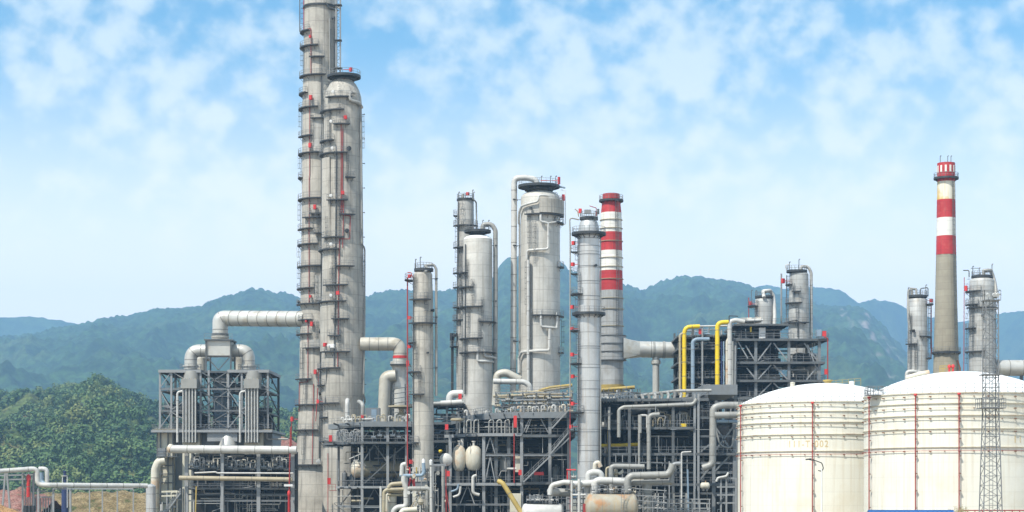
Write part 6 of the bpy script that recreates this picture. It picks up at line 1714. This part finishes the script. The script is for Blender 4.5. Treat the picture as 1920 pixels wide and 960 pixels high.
run(M1, [(719, 990), (720, 922), (726, 918), (758, 917)], .32, 'tan_pipe'); run(M1, [(724, 990), (725, 928), (728, 926)], .2, 'egg', bend=.3); run(M1, [(763, 945), (763, 918), (768, 916), (808, 916), (810, 990)], .4, 'grey_pipe', bend=.9); run(M1, [(800, 990), (801, 918)], .3, 'grey_pipe')
run(M1, [(735, 990), (735, 926)], .8, 'egg', 340); run(M1, [(714, 990), (714, 912)], .22, 'white_pipe'); run(M1, [(727, 921), (756, 923), (756, 928), (727, 928)], .22, 'tan_pipe', 339); run(M1, [(809, 990), (808, 875)], .2, 'white_pipe', 337)
run(M1, [(752, 963), (756, 957), (782, 955)], .5, 'egg', 336.5); run(M1, [(830, 990), (831, 874)], .3, 'grey_pipe', 339)
for k, px in enumerate((766, 773, 779, 788)): MB().lathe(P(px, 924, YF-.2), [(.2, -.3), (.36 if k == 0 else .2, 0), (.3 if k == 0 else .16, .3)], 12, (0, -1, 0)).build('pipe_end', MT['white_pipe'], M1)
MB().lathe(P(789, 941, YF-1), [(.1, -.6), (.42, -.45), (.6, 0), (.42, .45), (.1, .6)], 16).build('strainer', MT['rusty_drum'], M1); run(M1, [(788, 990), (788, 944)], .14, 'white_pipe', YF-1)
for k in range(4): run(M1, [(771+k*4, 950-k), (783+k*3, 932-k)], .09, 'white_pipe' if k % 2 else 'tan_pipe', YF)
for k, px in enumerate((768, 775, 781, 787)): run(M1, [(px, 889), (px, 876)], .13, ('red', 'white_pipe', 'ochre', 'white_pipe')[k], YF+.5)
run(M1, [(765, 914), (770, 897), (776, 897), (777, 914)], .18, 'red', YF+.8); run(M1, [(774, 900), (777, 914)], .2, 'red', YF+.9)
MB().box((X(779, 344), 343, Z(914, 344)), (X(805, 344), 345, Z(903, 344))).build('cooler_box', MT['fascia'], M1); MB().box((X(786, 343), 342.9, Z(900, 344)), (X(797, 343), 343.9, Z(895, 344))).build('lamp_panel', MT['paleblue'], M1)
clutter(M1, rng, X(762, YF), X(832, YF), YF+.4, 346, 1, Z(878, YF), 40, .05, .13, ('steel_light', 'white_pipe', 'grey_pipe', 'dark_pipe', 'steel'), .5)
for k in range(26): valve(M1, P(rng.uniform(764, 834), rng.uniform(876, 955), YF+rng.uniform(-.3, 3)), MT[rng.choice(['steel_light', 'white_pipe', 'grey_pipe', 'egg'])], rng.uniform(.7, 1.4), rng.choice('xz'))
for px in (812, 833): MB().bar(V(X(px, 341), 341, 0), P(px, 872, 341), .3).build('column', MT['steel_light'], M1)
MB().bar(P(810, 872, 341), P(836, 872, 341), .4).build('beam', MT['steel_light'], M1)
for k in range(9): run(M1, [(812+k*2.6, 871), (812+k*2.6, 884)], .05, 'steel_light', 340.6)
MB().box((X(838, 338), 337.6, Z(893, 338)), (X(843, 338), 338.2, Z(885, 338))).build('hose_cabinet', MT['red'], M1); run(M1, [(837, 990), (836, 880)], .09, 'red_pipe', 338); run(M1, [(836, 915), (843, 960)], .07, 'red_pipe', 338)

DR = thing('rack_gantry', (X(800, 392), 392, 0), 'dark pipe gantry linking the slim column to the white-topped one', 'gantry')
frame_columns(DR, [(X(px, 390), 390) for px in (812, 838, 860)] + [(X(px, 398), 398) for px in (812, 838, 860)], 0, Z(752, 390), .4)
for py in (758, 792, 826, 862): deck(DR, [(X(768, 390), 389.6), (X(872, 390), 389.6), (X(872, 390), 398.4), (X(768, 390), 398.4)], Z(py, 390), .14, .5, MT['steel'], True, 6, (0,))
for py in (776, 812, 848): clutter(DR, rng, X(770, 390), X(870, 390), 390, 398, Z(py+14, 390), Z(py-14, 390), 8, .08, .25, ('grey_pipe', 'dark_pipe', 'steel', 'paleblue')); equipment(DR, rng, X(775, 390), X(866, 390), 392, 397, Z(py+14, 390), Z(py-14, 390), 4)
shade_backing(DR, X(770, 390), X(870, 390), 398.6, 1, Z(790, 390)); pipe(DR, [P(812, 757, 389.2), P(870, 755, 389.2)], .4, MT['grey_pipe'], 'pipe', 1, 12)
MB().lathe(P(826, 846, 388), [(.3, -.3), (.42, 0), (.3, .3)], 10).build('beacon', MT['yellow'], DR)

def yard_drum(label, px, py, Y, r, L, m, bands=2, **kw):
    c = P(px, py, Y); t = thing('storage_drum', V(c.x, c.y, 0), label, 'drum')
    drum(t, c, (1, .06, 0), r, L, MT[m], 'shell', .42, False, 30, None, bands)
    for s_ in (-.3, .3):
        MB().box((c.x+L*s_-.3, Y-r*.7, 0), (c.x+L*s_+.3, Y+r*.7, c.z-r*.6)).build('saddle', MT['plastic_cream'], t)
    o = MB().box((c.x-L*.46, Y-.8, c.z+r+.12), (c.x+L*.46, Y+.8, c.z+r+.2)).build('walkway', MT['steel_dark'], t)
    rail_on(o, [V(c.x-L*.46, Y-.8, c.z+r+.2), V(c.x+L*.46, Y-.8, c.z+r+.2)], 1.1); rail_on(o, [V(c.x-L*.46, Y+.8, c.z+r+.2), V(c.x+L*.46, Y+.8, c.z+r+.2)], 1.1)
    for k in range(4): MB().bar(V(c.x-L*.4+k*L*.26, Y, c.z+r-.1), V(c.x-L*.4+k*L*.26, Y, c.z+r+.14), .12).build('post', MT['steel'], t)
    for k in range(7): valve(t, V(c.x-L*.42+k*L*.14, Y-.2, c.z+r+.6), MT[rng.choice(['steel_light', 'white_pipe', 'grey_pipe'])], rng.uniform(.8, 1.3))
    return t, c
YD, cD = yard_drum('white horizontal drum under a railed walkway, left of the rusty drum', 1017, 962, 334, 1.65, 6.0, 'white_pipe', 0)
RDm, cR = yard_drum('large rusty grey horizontal drum with a ladder, right of the white drum', 1146, 951, 330, 2.35, 7.4, 'rusty_drum', 2)
b = MB(); xl = X(1168, 326.9)
for dx in (-.25, .25): b.bar(V(xl+dx, 327.3, 0), V(xl+dx, 327.3, cR.z+3.4), .07)
for k in range(20): b.bar(V(xl-.25, 327.3, .4+k*.45), V(xl+.25, 327.3, .4+k*.45), .05)
b.build('ladder', MT['galv'], RDm)
MB().box((X(1093, 329), 328.6, cR.z-.9), (X(1098, 329), 329.4, cR.z+.6)).build('hose_cabinet', MT['red_pipe'], RDm)

M2 = thing('pipe_manifold', (X(1160, 334), 334, 0), 'white and grey pipes arching over the rusty drum near the silver column', 'manifold')
run(M2, [(1146, 930), (1146, 876), (1152, 874), (1208, 875)], .44, 'grey_pipe', 336, 1.0); run(M2, [(1137, 902), (1137, 878), (1143, 876)], .2, 'tan_pipe', 337); run(M2, [(1155, 900), (1155, 880)], .28, 'egg', 337, .4); run(M2, [(1160, 888), (1166, 886), (1167, 882)], .26, 'egg', 336.5, .5); run(M2, [(1142, 888), (1163, 888)], .22, 'tan_pipe', 336.8)
run(M2, [(1031, 928), (1034, 910), (1058, 904), (1068, 905)], .45, 'white_pipe', 334, 1.0); run(M2, [(1072, 908), (1106, 906), (1120, 905)], .58, 'white_pipe', 334); run(M2, [(1101, 925), (1103, 888), (1112, 885), (1124, 886), (1128, 892), (1129, 905)], .55, 'white_pipe', 335, 1.2)
run(M2, [(1114, 930), (1116, 904), (1124, 901), (1172, 903), (1180, 902)], .66, 'white_pipe', 333, 1.3); run(M2, [(1176, 925), (1177, 898), (1184, 892), (1252, 890), (1258, 882), (1262, 870)], .62, 'grey_pipe', 332.5, 1.4); run(M2, [(1180, 905), (1262, 904)], .48, 'grey_pipe', 334); run(M2, [(1213, 990), (1213, 905)], .85, 'grey_pipe', 334.5)
run(M2, [(1259, 905), (1258, 878), (1264, 870), (1276, 869)], .36, 'steel_light', 333.5, .8); run(M2, [(1115, 884), (1116, 869), (1122, 867), (1126, 876)], .42, 'egg', 338, .8); run(M2, [(1072, 990), (1072, 900)], .2, 'white_pipe', 333); run(M2, [(1086, 990), (1086, 898)], .28, 'white_pipe', 333); run(M2, [(1071, 928), (1098, 928)], .2, 'white_pipe', 333)
MB().lathe(P(1040, 922, 335), [(.1, -.9), (.6, -.7), (.8, -.1), (.8, 1.0), (.4, 1.3)], 18, (-1, -.5, .1)).build('strainer', MT['white_pipe'], M2); run(M2, [(1046, 923), (1070, 924)], .7, 'grey_pipe', 336); drum(M2, P(1196, 899, 336), (1, 0, 0), .5, 1.6, MT['egg'], 'vessel', .5, False, 16)
for k in range(18): valve(M2, P(rng.uniform(1060, 1240), rng.uniform(890, 925), 335+rng.uniform(-.5, 2)), MT[rng.choice(['steel_light', 'white_pipe', 'grey_pipe', 'egg'])], rng.uniform(.9, 1.7), rng.choice('xz'))
clutter(M2, rng, X(1035, 338), X(1260, 338), 337, 343, 1, Z(895, 338), 44, .05, .14, ('steel_light', 'white_pipe', 'steel', 'dark_pipe', 'grey_pipe'), .5)
run(M2, [(1062, 881), (1080, 881)], .14, 'red', 337); run(M2, [(1064, 900), (1064, 884)], .12, 'red', 337)
for k in range(5): MB().box((X(1066+k*2, 336), 335.6, Z(930-k*4, 336)), (X(1070, 336), 336, Z(927-k*4, 336))).build('valve_wheel', MT['red_pipe'], M2)
o = MB().box((X(1030, 337), 336, Z(926, 337)), (X(1052, 337), 337, Z(925, 337))).build('landing', MT['steel'], M2); rail_on(o, [P(1030, 925, 336), P(1052, 925, 336)], 1.2, spacing=.6)
for k in range(6): MB().box((X(992+k*4, 335), 334.8, Z(940, 335)), (X(995+k*4, 335), 335.3, Z(927+2*(k % 2), 335))).build('control_cabinet', MT['fascia' if k % 2 else 'steel_light'], M2)
for k in range(5): MB().box((X(1196+k*9, 333), 332.7, 0), (X(1197+k*9, 333), 332.9, Z(922+3*k, 333))).build('post', MT['steel_light'], M2)
for py in (916, 928, 938, 950): MB().bar(P(1190, py, 332.8), P(1250, py+4, 332.8), .16).build('rail', MT['steel_light'], M2)
YPp = thing('conveyor_pipe', P(955, 930, 333), 'dull yellow pipe slanting down to the right at the bottom of the middle structure', 'pipe')
pipe(YPp, [P(934, 902, 335), P(943, 906, 334.5), P(992, 985, 333)], .42, MT['ochre'], 'pipe', 1.0, 12); MB().lathe(P(937, 903.5, 335), [(.5, -.15), (.5, .15)], 14, (1, 0, -.4)).build('flange', MT['ochre'], YPp)

# low railings and stands before the right-hand structure
LR = thing('access_stand', (X(1260, 336), 336, 0), 'pale railed access stand with thin posts between the rusty drum and the left tank', 'stand')
for px in (1226, 1240, 1252, 1284, 1298, 1312, 1330): MB().bar(V(X(px, 336), 336, 0), P(px, 935, 336), .2).build('post', MT['steel_light'], LR)
for py in (936, 944, 953): MB().bar(P(1226, py, 336), P(1332, py, 336), .18).build('rail', MT['steel_light'], LR)
deck(LR, [(X(1226, 336), 336.2), (X(1332, 336), 336.2), (X(1332, 336), 340), (X(1226, 336), 340)], Z(957, 336), .12, .3, MT['steel_light'], False, 5)
run(LR, [(1278, 990), (1278, 848), (1296, 847)], .14, 'white_pipe', 337); run(LR, [(1255, 990), (1255, 865)], .12, 'steel_light', 337)
clutter(LR, rng, X(1228, 338), X(1330, 338), 337, 342, .5, Z(925, 338), 26, .06, .13, ('steel_light', 'steel', 'grey_pipe', 'white_pipe'), .5)

# ---------------------------------------------------------------- repeats of a kind share a group
GROUPS = dict(distillation_column='distillation columns of the plant', chimney='striped chimneys', storage_tank='cream storage tanks', process_structure='steel process structures',
              flue_duct='large ducts', pylon='pylons on the wooded hill', pipe_manifold='pipe manifolds along the lower edge', storage_drum='horizontal drums along the lower edge')
for o in COL.objects:
    base = o.name.split('.')[0]
    if o.parent is None and base in GROUPS and o.get('label'): o['group'] = GROUPS[base]
